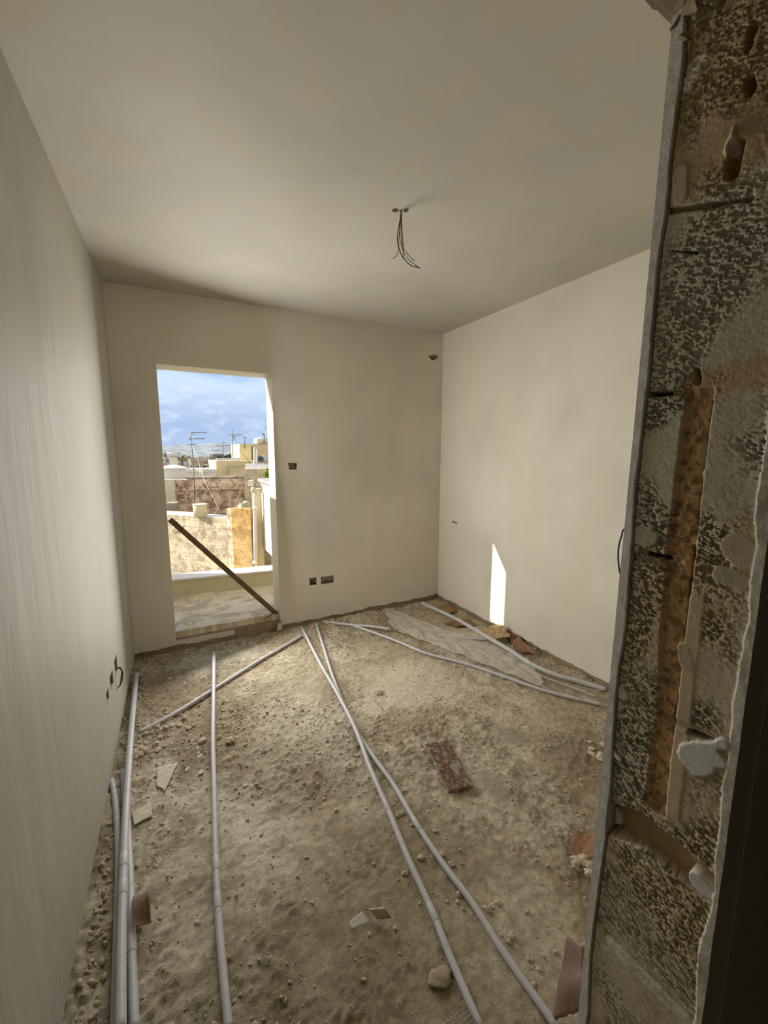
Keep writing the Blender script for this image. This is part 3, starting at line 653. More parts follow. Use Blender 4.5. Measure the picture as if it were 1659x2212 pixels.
# ------------------------------------------------------------------ things in the walls
def wallbox(pxs, label, loop=None, tabs=True):
    P = [at(x, y, y=3.675) for x, y in pxs]; c = sum(P, Vector())/len(P)
    t = thing('socket_box', (c.x, c.y+.04, min(p.z for p in P)), label, 'socket box')
    xs = [p.x for p in P]; zs = [p.z for p in P]; a, b_, d, e_ = min(xs)+.001, max(xs)-.001, min(zs)+.001, max(zs)-.001
    y0_ = yB(c.x)+.006; y1_ = yB(c.x)+.042
    mb = MB(); mb.box((a, y1_-.002, d), (b_, y1_, e_)); mb.box((a, y0_, d), (b_, y1_, d+.002)); mb.box((a, y0_, e_-.002), (b_, y1_, e_)); mb.box((a, y0_, d), (a+.002, y1_, e_)); mb.box((b_-.002, y0_, d), (b_, y1_, e_))
    mb.build('box', M_box, t)
    if tabs:
        for xx in (a+.006, b_-.006): MB().tube([(xx, y0_+.004, (d+e_)/2-.012), (xx, y0_+.002, (d+e_)/2-.012), ], .006, 8).build('fixing_lug', M_cardl if False else M_flake, t)
    return t, (a, b_, d, e_, y0_, y1_)
t, g = wallbox(holeA, 'small empty box cut in the back wall at shoulder height right of doorway')
t, g = wallbox(holeB, 'square empty socket box low on the back wall, left of two')
MB().tube(curve([(g[0]+.01, g[4]+.02, g[2]+.004), (g[0]+.03, g[4]+.01, g[2]+.028), (g[1]-.012, g[4]+.02, g[2]+.006)]), .005, 8).build('conduit_end', M_dark, t)
t, g = wallbox(holeC, 'wide empty socket box low on the back wall, right of two', tabs=False)
cx = (g[0]+g[1])/2; 
MB().tube(curve([(cx-.020, g[4]+.01, g[2]+.004), (cx-.014, g[4]+.006, g[2]+.020), (cx, g[4]+.005, g[2]+.027), (cx+.014, g[4]+.006, g[2]+.020), (cx+.020, g[4]+.01, g[2]+.004)]), .0035, 8).build('conduit_end', M_dark, t)
for i, (a, b_, c_, d_) in enumerate(LBW):
    nm = ['farthest of three boxes low on the left wall with a loop of wire', 'middle of three empty boxes low on the left wall', 'nearest and smallest of three boxes low on the left wall'][i]
    t = thing('socket_box', (-.34, (a+b_)/2, c_), nm, 'socket box')
    mb = MB(); xx = xL((a+b_)/2)-.004; mb.box((xx-.036, a+.001, c_+.001), (xx-.034, b_-.001, d_-.001))
    for q in (((xx-.036, a+.001, c_+.001), (xx, b_-.001, c_+.003)), ((xx-.036, a+.001, d_-.003), (xx, b_-.001, d_-.001)), ((xx-.036, a+.001, c_+.001), (xx, a+.003, d_-.001)), ((xx-.036, b_-.003, c_+.001), (xx, b_-.001, d_-.001))): mb.box(*q)
    mb.build('box', M_box, t)
# wires out of the farthest box
t = thing('cable_tail', (-.29, 2.76, .25), 'loop of dark wires hanging from a box low on the left wall', 'wires')
for i, dx in enumerate((.0, .008, .016)):
    MB().tube(curve([Vector((-.335, 2.71, .345)), at(252, 1447, y=2.70), at(258-i, 1441+i, y=2.70), at(264-i, 1449, y=2.70), at(265-2*i, 1463, y=2.70), at(261-i, 1478, y=2.70), at(255-1.5*i, 1486+i, y=2.70)]), .0021, 7).build('wire', (M_wire, M_wire, M_greyw)[i], t)

# ceiling wires
t = thing('ceiling_wires', (HK.x, HK.y, 2.35), 'bunch of bare thin wires hanging from a hole in the ceiling', 'wires')
def cw(pts, m, r=.0017):
    P = [at(800+x/10.37, 430+y/10.37, y=HK.y+dy) for x, y, dy in pts]; MB().tube(curve(P, 6), r, 7).build('wire', m, t)
top = [(680, 235, 0), (675, 380, 0), (665, 480, 0)]
cw(top+[(610, 800, .01), (610, 950, .01), (640, 1100, 0), (700, 1260, 0), (760, 1340, 0), (860, 1450, 0), (960, 1510, 0), (1050, 1525, 0), (1120, 1555, 0)], M_wire, .0024)
cw(top+[(655, 700, -.01), (640, 900, -.01), (635, 1120, -.01), (590, 1260, -.01), (500, 1335, -.01)], M_wire, .0015)
cw([(690, 235, 0), (690, 400, 0), (690, 560, 0), (690, 800, -.01), (700, 920, -.01), (730, 1080, -.01), (800, 1190, -.01), (900, 1310, -.01), (1000, 1392, -.01)], M_red, .0017)
cw([(690, 235, 0), (680, 400, 0), (670, 560, 0), (660, 800, 0), (680, 980, 0), (740, 1180, 0), (840, 1340, 0), (950, 1430, 0), (1050, 1510, .0), (1115, 1550, 0)], M_wire, .0016)
cw([(685, 235, 0), (700, 480, 0), (710, 700, 0), (725, 950, 0), (738, 1200, 0), (735, 1350, 0)], simple('yellow_green_wire', (.12, .12, .03), None, 40, .5), .0018)
cw([(695, 240, 0), (690, 420, 0), (700, 560, 0), (715, 760, 0), (730, 960, 0), (740, 1150, .01)], M_wire, .0018)
MB().tube([at(866, 453, y=HK.y), at(866.5, 466, y=HK.y)], .007, 10).build('conduit_end', M_greyw, t)

# ------------------------------------------------------------------ doorway and balcony
M_balc = simple('balcony_screed', (.6, .53, .4), (.45, .38, .28), 9, .9, .15, 0, .5, .008)
def plast(name, c, c2, sc=3, b=.3): return simple(name, c, c2, sc, .85, .2, 0, b, .01)
M_par = plast('cream_parapet_render', (.72, .65, .43), (.62, .55, .36), 12)
M_cop = plast('pale_stone_coping', (.82, .79, .74), (.74, .71, .65), 8)
# threshold and balcony floor
gx2 = np.linspace(DL-.8, 3.5, 260); gy2 = np.linspace(3.688, 4.62, 90); X2, Y2 = np.meshgrid(gx2, gy2, indexing='ij')
Z2 = .045+.012*(fbm(X2*9, Y2*9)-.5)+.008*(fbm(X2*40, Y2*40)-.5)+.06*sm(.09, 0, 0*X2)+.035*sm(.12, .0, (4.58-.115*(X2))-Y2)
st = np.array((.88, .78, .58))+(np.array((.62, .52, .37))-np.array((.88, .78, .58)))*sm(.4, .65, fbm(X2*7, Y2*9, 5))[..., None]
st = st+(np.array((.86, .82, .74))-st)*sm(.62, .68, fbm(X2*22+5, Y2*26, 3))[..., None]*sm(4.1, 3.75, Y2)[..., None]
Y2 = Y2+np.maximum(0, yB(X2)+.030-3.688)*np.clip((4.0-Y2)/.3, 0, 1); Z2[:, 0] = -.12; Y2[:, 0] = yB(X2[:, 0])+.026
tag(link('balcony_floor', grid_mesh('balcony_floor', np.stack([X2, Y2, Z2], -1), st), stained('balcony_screed', .95, .4, 160)), kind='structure')
tag(MB().box((-1.5, 3.92, -.2), (3.5, 4.9, .0)).build('balcony_slab', M_par), kind='structure')
# raw mortar face of the step
tag(MB().box((DL-.01, 3.678, -.15), (DR+.01, 3.74, .052)).build('doorstep', M_raw), kind='structure')
# parapet with coping
def pary(x): return 4.585-.115*x
pa = thing('parapet', (0, 4.7, 0), 'low cream rendered balcony parapet beyond the doorway', 'parapet')
def slab(x0, x1, a, b, z0, z1): return MB().hexa([(x0, pary(x0)+a, z0), (x1, pary(x1)+a, z0), (x1, pary(x1)+b, z0), (x0, pary(x0)+b, z0), (x0, pary(x0)+a, z1), (x1, pary(x1)+a, z1), (x1, pary(x1)+b, z1), (x0, pary(x0)+b, z1)])
PZ = at(480, 1245, y=4.53).z
slab(-.60, 3.4, 0, .20, -.6, PZ).build('wall', M_par, pa); slab(-.60, 3.4, -.012, .205, PZ, PZ+.018).build('coping', M_cop, pa)
# partition at the left end that shades the foot of the reveal
pw = thing('balcony_partition', (-1.5, 4.3, 0), 'tall rendered partition closing the left end of the balcony', 'partition')
zsh = 1.17+.59*1.102*(DR+.62); MB().box((-.74, 3.92, -.2), (-.62, 5.1, zsh)).build('wall', M_par, pw)

# brown bar wedged across the doorway
A0 = at(367, 1122, y=3.87); B0 = at(598, 1327, y=3.74)
t = thing('door_brace', (B0.x, B0.y, .04), 'long brown timber bar wedged diagonally across the open doorway', 'timber brace')
d = (B0-A0).normalized(); n_ = d.cross(Vector((0, 1, 0))).normalized()*.021; y_ = Vector((0, .013, 0))
MB().hexa([A0-n_-y_, A0+n_-y_, A0+n_+y_, A0-n_+y_, B0-n_-y_, B0+n_-y_, B0+n_+y_, B0-n_+y_]).build('bar', M_prop, t, bevel=.002)
def pp(px, py, y): return at(px, py, y=y)
MB().tube(curve([pp(368, 1130, 3.84), pp(374, 1132, 3.835), pp(381, 1130, 3.84), pp(384, 1127, 3.86)]), .0025, 6).build('tie_wire', M_rebar, t)
MB().tube([pp(377, 1154, 3.83), pp(388, 1146, 3.83), pp(399, 1136.5, 3.83)], .0024, 6).build('nail', M_rebar, t)
MB().tube(curve([pp(570, 1338, 3.71), pp(578, 1333, 3.71), pp(583, 1331, 3.71), pp(592, 1323, 3.71), pp(599.5, 1316.5, 3.71)]), .0024, 6).build('tie_wire', M_rebar, t)
MB().tube(curve([pp(583, 1331, 3.71), pp(586, 1322, 3.70), pp(590, 1320, 3.705)]), .0022, 6).build('nail', M_rebar, t)
# crumbled plaster at the foot of the right reveal
p_ = Vector((DR+.01, 3.66, .0))
for i in range(7):
    o = MB().rock((DR-.01+random.gauss(0, .02), 3.655+random.gauss(0, .012), random.uniform(-.03, .04)), random.uniform(.012, .022), 2, (1, .8, .9), .35).build('plaster_flake', M_flake); tag(own(o), 'chunk of broken plaster at the right foot of the doorway', 'plaster lump', 'plaster chunks at the doorway foot')
for i in range(9):
    x_ = random.uniform(.08, .8); y_2 = random.uniform(3.72, 3.95); o = MB().rock((x_, y_2, .052), random.uniform(.008, .022), 2, (1, .7, .35), .35).build('plaster_flake', M_flake); tag(own(o), 'pale flake of plaster on the balcony threshold', 'plaster flake', 'plaster flakes on the threshold')

# ------------------------------------------------------------------ the town outside
def masonry(name, base, dark, light, bw=.55, bh=.265, stain=.5, joint=.6, sc=1.2):
    m, t, b = mat(name, .92, .1); uv = node(t, 'ShaderNodeUVMap'); uv.uv_map = 'UV'
    br = node(t, 'ShaderNodeTexBrick'); br.inputs['Scale'].default_value = 1; br.inputs['Brick Width'].default_value = bw; br.inputs['Row Height'].default_value = bh; br.inputs['Mortar Size'].default_value = .012; br.inputs['Mortar Smooth'].default_value = .6
    br.inputs['Color1'].default_value = (*base, 1); br.inputs['Color2'].default_value = (*tuple(x*.85 for x in base), 1); br.inputs['Mortar'].default_value = (*tuple(x*(1-joint) for x in base), 1)
    t.links.new(uv.outputs[0], br.inputs[0]); a = noise_node(t, sc*2.2, 8, .72); k = noise_node(t, sc*.8, 6, .65, stretch=(1, 1, .5)); g = noise_node(t, 9*sc, 5, .7)
    c = mixc(t, ramp(t, a.outputs[0], [(.47, (0, 0, 0)), (.56, (stain, stain, stain))]).outputs[0], br.outputs[0], dark)
    c = mixc(t, ramp(t, k.outputs[0], [(.5, (0, 0, 0)), (.7, (.6, .6, .6))]).outputs[0], c, light)
    c = mixc(t, .5*stain, c, ramp(t, g.outputs[0], [(.35, (.5, .47, .42)), (.6, (1, 1, 1))]).outputs[0], 'MULTIPLY')
    t.links.new(c, b.inputs['Base Color']); q = bump(t, b, br.outputs['Fac'], .5, -.02); bump(t, b, g.outputs[0], .5, .03, q)
    return m
M_A = masonry('weathered_limestone', (.66, .57, .43), (.27, .21, .15), (.68, .63, .54), stain=.75, joint=.35)
M_G = masonry('golden_limestone', (.76, .50, .21), (.36, .22, .10), (.78, .60, .34), stain=.8, joint=.3)
M_B = masonry('stained_limestone', (.86, .68, .54), (.30, .21, .16), (.86, .72, .58), .5, .3, stain=1., joint=.2, sc=1.1)
M_Wt = masonry('whitewashed_block', (.62, .59, .48), (.40, .37, .28), (.62, .60, .52), .5, .265, stain=.25, joint=.35)
M_Y = plast('yellow_render', (.76, .66, .41), (.66, .57, .35), .8)
M_Yd = plast('ochre_render', (.66, .56, .36), (.58, .48, .30), .8)
M_W = plast('white_render', (.78, .76, .72), (.64, .62, .57), 1.2)
M_grey = plast('grey_render', (.34, .33, .33), (.26, .25, .25), 1.5)
M_metal = simple('grey_metal', (.22, .23, .25), (.15, .16, .17), 5, .5, .4, .5, 0)
M_tank = simple('white_tank', (.60, .59, .54), (.52, .50, .44), 3, .5, .4, 0, 0)
M_cream = simple('cream_tank', (.56, .50, .34), (.46, .40, .27), 3, .6, .4, 0, .1, .01)
M_ring = simple('dark_end_cap', (.05, .06, .07), (.03, .035, .04), 8, .4, .5, .3, 0)
M_ringl = simple('grey_end_ring', (.17, .18, .20), None, 8, .4, .5, .5, 0)
M_panel = simple('solar_panel', (.06, .075, .10), (.05, .06, .08), 8, .25, .6, .2, 0)
M_leaf = simple('dark_foliage', (.03, .055, .025), (.06, .09, .03), 3, .7, .2, 0, 0)
M_leafy = simple('yellow_green_foliage', (.30, .33, .06), (.16, .22, .04), 4, .7, .2, 0, 0)
M_palm = simple('palm_foliage', (.10, .13, .05), (.16, .17, .07), 4, .7, .2, 0, 0)
M_trunk = simple('bark', (.12, .09, .06), None, 8)

def g2(px, Y, py=None, z=None):
    p = at(px, 1000 if py is None else py, y=Y); return Vector((p.x, Y, p.z if z is None else z))
def wseg(mb, pl, Yl, pr, Yr, ztop, zbot, th=.4, back=None):
    a = g2(pl, Yl); b_ = g2(pr, Yr); d_ = Vector((b_.x-a.x, b_.y-a.y, 0)).normalized(); n_ = Vector((-d_.y, d_.x, 0))*th
    mb.hexa([(a.x, a.y, zbot), (b_.x, b_.y, zbot), (b_.x+n_.x, b_.y+n_.y, zbot), (a.x+n_.x, a.y+n_.y, zbot), (a.x, a.y, ztop), (b_.x, b_.y, ztop), (b_.x+n_.x, b_.y+n_.y, ztop), (a.x+n_.x, a.y+n_.y, ztop)])
    return mb
GZ = -9.
gnd = lambda Yd: GZ-.02*max(0, min(Yd, 2300)-60)
gm = MB(); ys_ = [5.5, 60, 400, 2300, 7000]
for a_, b_ in zip(ys_, ys_[1:]): gm.hexa([(-3000, a_, -80), (5000, a_, -80), (5000, b_, -80), (-3000, b_, -80), (-3000, a_, gnd(a_)), (5000, a_, gnd(a_)), (5000, b_, gnd(b_)), (-3000, b_, gnd(b_))])
tag(gm.build('ground', plast('dry_ground', (.30, .28, .22), (.22, .21, .17), .01)), kind='structure')

# A: pale neighbour wall with a golden return
zA_ = g2(420, 17.0, 1119).z
nb = thing('neighbour_house', (2, 17, GZ), 'weathered limestone block wall below the balcony, nearest house on the left', 'house')
mb = MB(); wseg(mb, 300, 19.2, 484, 16.4, zA_, GZ, .5); mb.build('wall', M_A, nb)
mb = MB(); wseg(mb, 484, 16.4, 494, 16.2, g2(490, 16.3, 1099).z, GZ, .22); mb.build('pier', M_A, nb)
mb = MB(); wseg(mb, 494, 16.2, 536, 15.75, g2(500, 16.2, 1098).z, GZ, .22); mb.build('golden_wall', M_G, nb)
mb = MB(); wseg(mb, 300, 19.22, 484, 16.42, zA_+.02, zA_-.06, .55); mb.build('roof', M_W, nb)
mb = MB(); wseg(mb, 300, 19.9, 414, 18.1, g2(380, 18.6, 1108).z, zA_-.6, .3); mb.build('kerb', M_W, nb)
mb = MB(); wseg(mb, 512, 17.6, 517, 17.5, g2(512, 17.5, 1088).z, zA_, .5); wseg(mb, 526, 17.6, 532, 17.6, g2(530, 17.6, 1085).z, zA_, .5); wseg(mb, 512, 17.9, 532, 17.9, g2(520, 17.9, 1093).z, zA_, .4); mb.build('step', M_Wt, nb)
# B: stained wall behind
zB_ = g2(450, 21, 1036).z
sb = thing('stained_house', (3, 21, GZ), 'long dark-stained old limestone house behind the cream drum', 'house')
mb = MB(); wseg(mb, 330, 21.6, 528, 20.6, zB_, GZ, .4); mb.build('wall', M_B, sb)
mb = MB(); wseg(mb, 330, 21.45, 528, 20.45, g2(450, 21, 1054).z, g2(450, 21, 1057.5).z, .2); mb.build('cornice', M_B, sb)
mb = MB(); wseg(mb, 402, 21.3, 528, 20.7, g2(450, 21, 1030).z, zB_-.05, .5); mb.build('parapet', masonry('grey_stone', (.50, .43, .37), (.20, .16, .13), (.55, .48, .42), .5, .3, 1.)  , sb)
mb = MB(); wseg(mb, 330, 21.8, 528, 20.8, zB_-.1, zB_-.2, 3.6); mb.build('roof', M_grey, sb)
mb = MB(); wseg(mb, 350, 21.2, 374, 21.1, g2(360, 21.2, 1037).z, GZ, .3); mb.build('pale_pier', M_Wt, sb)
mb = MB(); wseg(mb, 352, 20.2, 375, 20.1, g2(360, 20.2, 1087).z, GZ, .6); mb.build('block', plast('brown_grey_render', (.36, .32, .27), (.28, .25, .2), 2), sb)
# D: tan house at right with vine
rh_ = thing('tan_house', (4, 19, GZ), 'tan limestone wall carrying the vine, right of the stained house', 'house')
mb = MB(); wseg(mb, 526, 19.2, 620, 18.6, g2(560, 19, 1013).z, GZ, .5); mb.build('wall', masonry('tan_stone', (.66, .56, .42), (.40, .33, .24), (.68, .60, .47), .5, .265, .6), rh_)
mb = MB(); zr = g2(560, 19, 1013).z; a, b_, c_, d_ = g2(528, 19.8), g2(620, 19.8), g2(620, 28), g2(531, 28); mb.prism([(q.x, q.y, zr-.3) for q in (a, b_, c_, d_)], (0, 0, .28)); mb.build('roof', M_grey, rh_)
# E: white block wall of the right neighbour, with rain pipe
wn = thing('white_block_house', (3, 15, GZ), 'sunlit whitewashed block wall seen at the right edge of the doorway', 'house')
zE = g2(555, 16, 1039).z
mb = MB(); a, b_ = g2(561, 16.0), g2(640, 11.0); zb_ = g2(575, 14.8, 1198).z
mb.hexa([(a.x, a.y, zb_), (b_.x, b_.y, zb_), (b_.x+2, b_.y+.5, zb_), (a.x+2, a.y+.5, zb_), (a.x, a.y, zE), (b_.x, b_.y, zE), (b_.x+2, b_.y+.5, zE), (a.x+2, a.y+.5, zE)]); mb.build('upper_wall', M_Wt, wn)
mb = MB(); mb.hexa([(a.x+.25, a.y, GZ), (b_.x+.25, b_.y, GZ), (b_.x+2, b_.y+.5, GZ), (a.x+2, a.y+.5, GZ), (a.x+.25, a.y, zb_), (b_.x+.25, b_.y, zb_), (b_.x+2, b_.y+.5, zb_), (a.x+2, a.y+.5, zb_)]); mb.build('lower_wall', M_Yd, wn)
mb = MB(); wseg(mb, 540, 16.1, 562, 16.0, zE-.3, GZ, .4); mb.build('end_wall', M_Y, wn)
mb = MB(); c0 = [(a.x-.12, a.y-.1, zE), (b_.x-.12, b_.y-.1, zE), (b_.x+.5, b_.y+.1, zE), (a.x+.3, a.y+.2, zE)]; mb.hexa(c0+[(x, y, zE+.1) for x, y, z in c0]); mb.build('coping', M_grey, wn)
mb = MB(); wseg(mb, 534, 15.9, 543, 15.85, g2(540, 15.9, 1038).z, g2(540, 15.9, 1050).z, .3); mb.build('gutter_box', M_W, wn)
pz = [g2(542.5, 15.7, 1057), g2(549, 15.7, 1057.5), g2(550.5, 15.7, 1062), g2(550.5, 15.7, 1090), g2(551, 15.7, 1150), g2(553, 15.7, 1240)]
rp = thing('rain_pipe', pz[-1], 'white vertical rain pipe on the end of the white block wall', 'pipe')
MB().tube(pz[:3], .085, 12).build('spout', M_cream, rp); MB().tube(pz[2:], .075, 12).build('downpipe', simple('white_pipe', (.55, .56, .60), (.48, .48, .5), 2, .4, .5, 0, 0), rp)
for py in (1100, 1218): c0 = g2(551, 15.7, py); MB().tube([c0, c0+Vector((0, 0, .12))], .09, 12).build('bracket', M_W, rp)
# drum on the wall
c0 = g2(433.5, 17.3, 1119); c0.z = zA_+.02; 
dr = thing('water_drum', c0, 'cream cylindrical water drum standing on the neighbour wall', 'water tank')
hh = g2(433, 17.3, 1090).z-c0.z
MB().tube([c0, c0+Vector((0, 0, hh*.96)), c0+Vector((0, 0, hh))], .25, 20, rs=[.245, .255, .25]).build('body', M_cream, dr)
MB().tube([c0+Vector((0, 0, hh)), c0+Vector((0, 0, hh+.03))], .27, 20).build('lid', M_tank, dr)
# white roof-top block, tanks
def boxpx(name, pl, pr, Y, pyt, pyb, dep, m, label, cat, extra=None, taper=0):
    a = g2(pl, Y, pyt); b_ = g2(pr, Y, pyb); t = thing(name, ((a.x+b_.x)/2, Y, b_.z), label, cat)
    T = taper; MB().hexa([(a.x+T, Y+T, b_.z), (b_.x-T, Y+T, b_.z), (b_.x-T, Y+dep-T, b_.z), (a.x+T, Y+dep-T, b_.z), (a.x, Y, a.z), (b_.x, Y, a.z), (b_.x, Y+dep, a.z), (a.x, Y+dep, a.z)]).build('body', m, t); return t, a, b_
t, a, b_ = boxpx('roof_cabin', 351, 402, 23, 1012, 1038, 2, M_W, 'big white flat-topped box room on the roof at the left', 'roof room'); MB().hexa([(a.x-.1, 22.9, a.z), (b_.x+.1, 22.9, a.z), (b_.x+.1, 25.1, a.z), (a.x-.1, 25.1, a.z), (a.x+.3, 23.3, a.z+.12), (b_.x-.3, 23.3, a.z+.12), (b_.x-.3, 24.7, a.z+.12), (a.x+.3, 24.7, a.z+.12)]).build('lid', M_tank, t)
t, a, b_ = boxpx('roof_tank', 365, 385, 28, 991, 1009, .6, M_tank, 'white tapered water tank above the big white roof room', 'water tank', taper=.06); MB().hexa([(a.x-.03, 27.97, a.z), (b_.x+.03, 27.97, a.z), (b_.x+.03, 28.63, a.z), (a.x-.03, 28.63, a.z), (a.x, 28, a.z+.05), (b_.x, 28, a.z+.05), (b_.x, 28.6, a.z+.05), (a.x, 28.6, a.z+.05)]).build('lid', M_tank, t)
def heater(px, py, Y, r, label, ax, ln, legs=True, white=False, zb=None):
    c0 = g2(px, Y, py); t = thing('water_heater', (c0.x, c0.y, c0.z-r*2.4), label, 'solar water heater'); ax = Vector(ax).normalized()
    MB().tube([c0, c0+ax*ln], r, 20).build('tank', M_tank if white else M_tank, t)
    if white: MB().tube([c0-ax*.05, c0-ax*.02, c0], r, 20, rs=[r*.5, r*.95, r]).build('end_cap', M_tank, t)
    else:
        MB().tube([c0-ax*.06, c0+ax*.02], r*1.02, 20).build('end_ring', M_ringl, t); MB().tube([c0-ax*.10, c0-ax*.05], r*.55, 16).build('end_cap', M_ring, t)
    if legs:
        for s_ in (.2, .8):
            p_ = c0+ax*ln*s_
            for dx in (-r, r): MB().tube([p_, Vector((p_.x+dx, p_.y, p_.z-r*2.4 if zb is None else zb))], r*.09, 6).build('leg', M_metal, t)
    return t
heater(357, 983.5, 30, .19, 'solar water heater with round dark end at the far left rooftop', (1, .35, 0), .9)
heater(563, 991.5, 26, .20, zb=g2(560, 19, 1013).z, label='solar water heater with round dark end in front of the yellow tower', ax=(.5, 1, 0), ln=.9)
heater(552.5, 953, 37, .26, 'white horizontal tank on top of the yellow tower', (1, .6, 0), 1.3, False, True)
sp = thing('solar_panel', g2(362, 29.5, 1005), 'tilted grey solar panel under the far left water heater', 'solar panel')
a = g2(352, 29.2, 1004); b_ = g2(366, 29.5, 990); MB().hexa([(a.x, 29.5, a.z), (a.x+.6, 29.2, a.z), (b_.x+.6, 30, b_.z), (b_.x, 30.3, b_.z)]+[(p[0], p[1], p[2]+.05) for p in ((a.x, 29.5, a.z), (a.x+.6, 29.2, a.z), (b_.x+.6, 30, b_.z), (b_.x, 30.3, b_.z))]).build('panel', M_panel, sp)
# mid roofs
def house(name, pl, pr, Y, pyt, dep, m, label, pyr=None, wins=0):
    a = g2(pl, Y, pyt); b_ = g2(pr, Y, pyt); t = thing(name, ((a.x+b_.x)/2, Y, GZ), label, 'house')
    MB().box((a.x, Y, GZ), (b_.x, Y+dep, a.z)).build('walls', m, t); q = MB(); q.box((a.x-.05, Y-.06, a.z-.06), (b_.x+.05, Y+.15, a.z+.12)); q.build('roof_parapet', m, t)
    for i in range(wins):
        x = a.x+(i+.6)*(b_.x-a.x)/(wins+.2); MB().box((x, Y-.05, a.z-1.5), (x+.6, Y+.02, a.z-.5)).build('window', M_dark, t)
    return t
house('flat_roofed_house', 400, 450, 26, 1018, 5, M_W, 'white flat-roofed house behind the dark-stained wall')
zq = g2(357, 30, 983.5).z-.19*2.4; t_ = thing('flat_roofed_house', g2(355, 29, 1010), 'pale roof slab carrying the far left water heater', 'house'); MB().box((g2(335, 29).x, 28.9, GZ), (g2(364, 29).x+.65, 31.5, zq)).build('walls', M_W, t_); MB().box((g2(335, 29).x, 28.8, zq-.25), (g2(364, 29).x+.7, 28.95, zq+.04)).build('roof_parapet', M_grey, t_)
house('flat_roofed_house', 448, 466, 32, 1017, 6, M_W, 'pale low house left of the yellow building')
house('flat_roofed_house', 366, 409, 36, 1004, 6, M_grey, 'grey house behind the white tapered tank')
house('flat_roofed_house', 412, 441, 40, 995, 5, plast('pinkish_render', (.42, .37, .32), (.32, .28, .24), 1), 'old pinkish house below the left aerial', wins=1)
house('flat_roofed_house', 430, 475, 55, 1006, 6, M_grey, 'long dark grey roof in front of the distant town')
mb = MB(); la = thing('roof_ladder', g2(436, 25.8, 1030), 'small white ladder leaning on the white flat-roofed house', 'ladder')
for dx in (433.5, 438.5): mb.tube([g2(dx, 25.8, 1036), g2(dx-1.5, 25.8, 1008)], .03, 6)
for k in range(5): mb.tube([g2(433.5-.3*k, 25.8, 1033-5*k), g2(438.5-.3*k, 25.8, 1033-5*k)], .02, 5)
mb.build('rails', M_W, la)
# yellow building
yb = thing('yellow_house', (6, 34, GZ), 'pale yellow rendered house with a taller tower at its right', 'house')
a, b_ = g2(468, 34, 1024), g2(556, 34, 1024); zt_ = g2(500, 34, 996).z; MB().box((a.x, 34, GZ), (b_.x, 40, zt_)).build('low_block', M_Y, yb)
zt2 = g2(540, 35, 959).z; a, b_ = g2(519, 35.4), g2(544, 35.4); MB().box((a.x, 35.4, GZ), (b_.x, 40, zt2)).build('tower', M_Y, yb)
a2, b2 = g2(550, 35.2), g2(620, 35.2); MB().box((a2.x, 35.6, GZ), (b2.x+1, 40, zt2)).build('tower_wing', M_Yd, yb); MB().box((b_.x-.02, 35.9, GZ), (a2.x+.02, 39, zt2)).build('recess', M_Yd, yb)
for i in range(11):
    x = g2(470+i*4.6, 34).x; MB().box((x, 34.02, zt_), (x+.10, 34.12, zt_+.16)).build('baluster', M_W, yb)
a, b_ = g2(468, 34), g2(521, 34); MB().box((a.x-.02, 33.98, zt_+.16), (b_.x, 34.16, zt_+.24)).build('balustrade_rail', M_W, yb); 
MB().tube([g2(492, 33.8, 1025), g2(490.5, 33.8, 1008), g2(494, 33.8, 1006.5), g2(545, 33.8, 1004)], .06, 8).build('wall_pipe', M_Yd, yb)
for px in (549, 554): q = thing('white_post', g2(px, 25, 1035), ['left of two tall white posts before the yellow tower', 'right of two tall white posts before the yellow tower'][px == 554], 'post'); MB().tube([g2(px+1, 25, 1036), g2(px, 25, 967)], .05, 8).build('pole', M_W, q); MB().tube([g2(px, 25, 967), g2(px, 25, 966)], .065, 8).build('cap', M_W, q)
mb = MB(); mb.tube(curve([g2(571, 37, 956), g2(570.5, 37, 942), g2(569, 37, 937), g2(566.5, 37, 939)]), .05, 6); tag(own(mb.build('vent_hook', M_metal)), 'hooked metal vent pipe rising on the yellow tower roof', 'vent pipe')
# aerials
def aerial(name, Y, mast, booms, label, guy=()):
    m0 = g2(*[mast[0][0], Y, mast[0][1]]); t = thing(name, m0, label, 'aerial'); MB().tube([g2(x, Y, y) for x, y in mast], .022*Y/22, 6).build('mast', M_metal, t)
    for (x0, y0, x1, y1, n, el) in booms:
        a = g2(x0, Y, y0); b_ = g2(x1, Y, y1); MB().tube([a, b_], .016*Y/22, 6).build('boom', M_metal, t); e_ = MB()
        for k in range(n):
            c0 = a+(b_-a)*((k+.5)/n); e_.tube([c0+Vector((0, -el, 0)), c0+Vector((0, el, 0))], .008*Y/22, 5)
            e_.tube([c0+Vector((0, 0, -el*.12)), c0+Vector((0, 0, el*.12))], .010*Y/22, 5)
        e_.build('elements', M_metal, t)
    for pts in guy: MB().tube([g2(*p) for p in pts], .012*Y/22, 5).build('guy_wire', M_metal, t)
aerial('tv_aerial', 21, [(421, 1085), (418.5, 1010), (416, 985), (412, 934)], [(411, 934, 447, 934.5, 10, .25), (409, 947.5, 443, 947.8, 9, .22), (402, 959.5, 424, 960, 5, .15), (415.5, 927, 418.5, 940, 3, .12), (408, 944, 410, 951, 3, .1)], 'tall twin-boom television aerial at the left, mast down the stained wall')
aerial('tv_aerial', 34.6, [(504, 996), (502, 970), (502, 929)], [(494, 939, 525, 939.5, 9, .35), (501, 943, 510, 943.5, 3, .2), (501, 947, 508, 947, 3, .2), (501, 950.5, 507, 950.5, 3, .15)], 'tall television aerial left of the yellow tower', guy=[[(504, 34.5, 955), (543, 33.9, 1003)]])
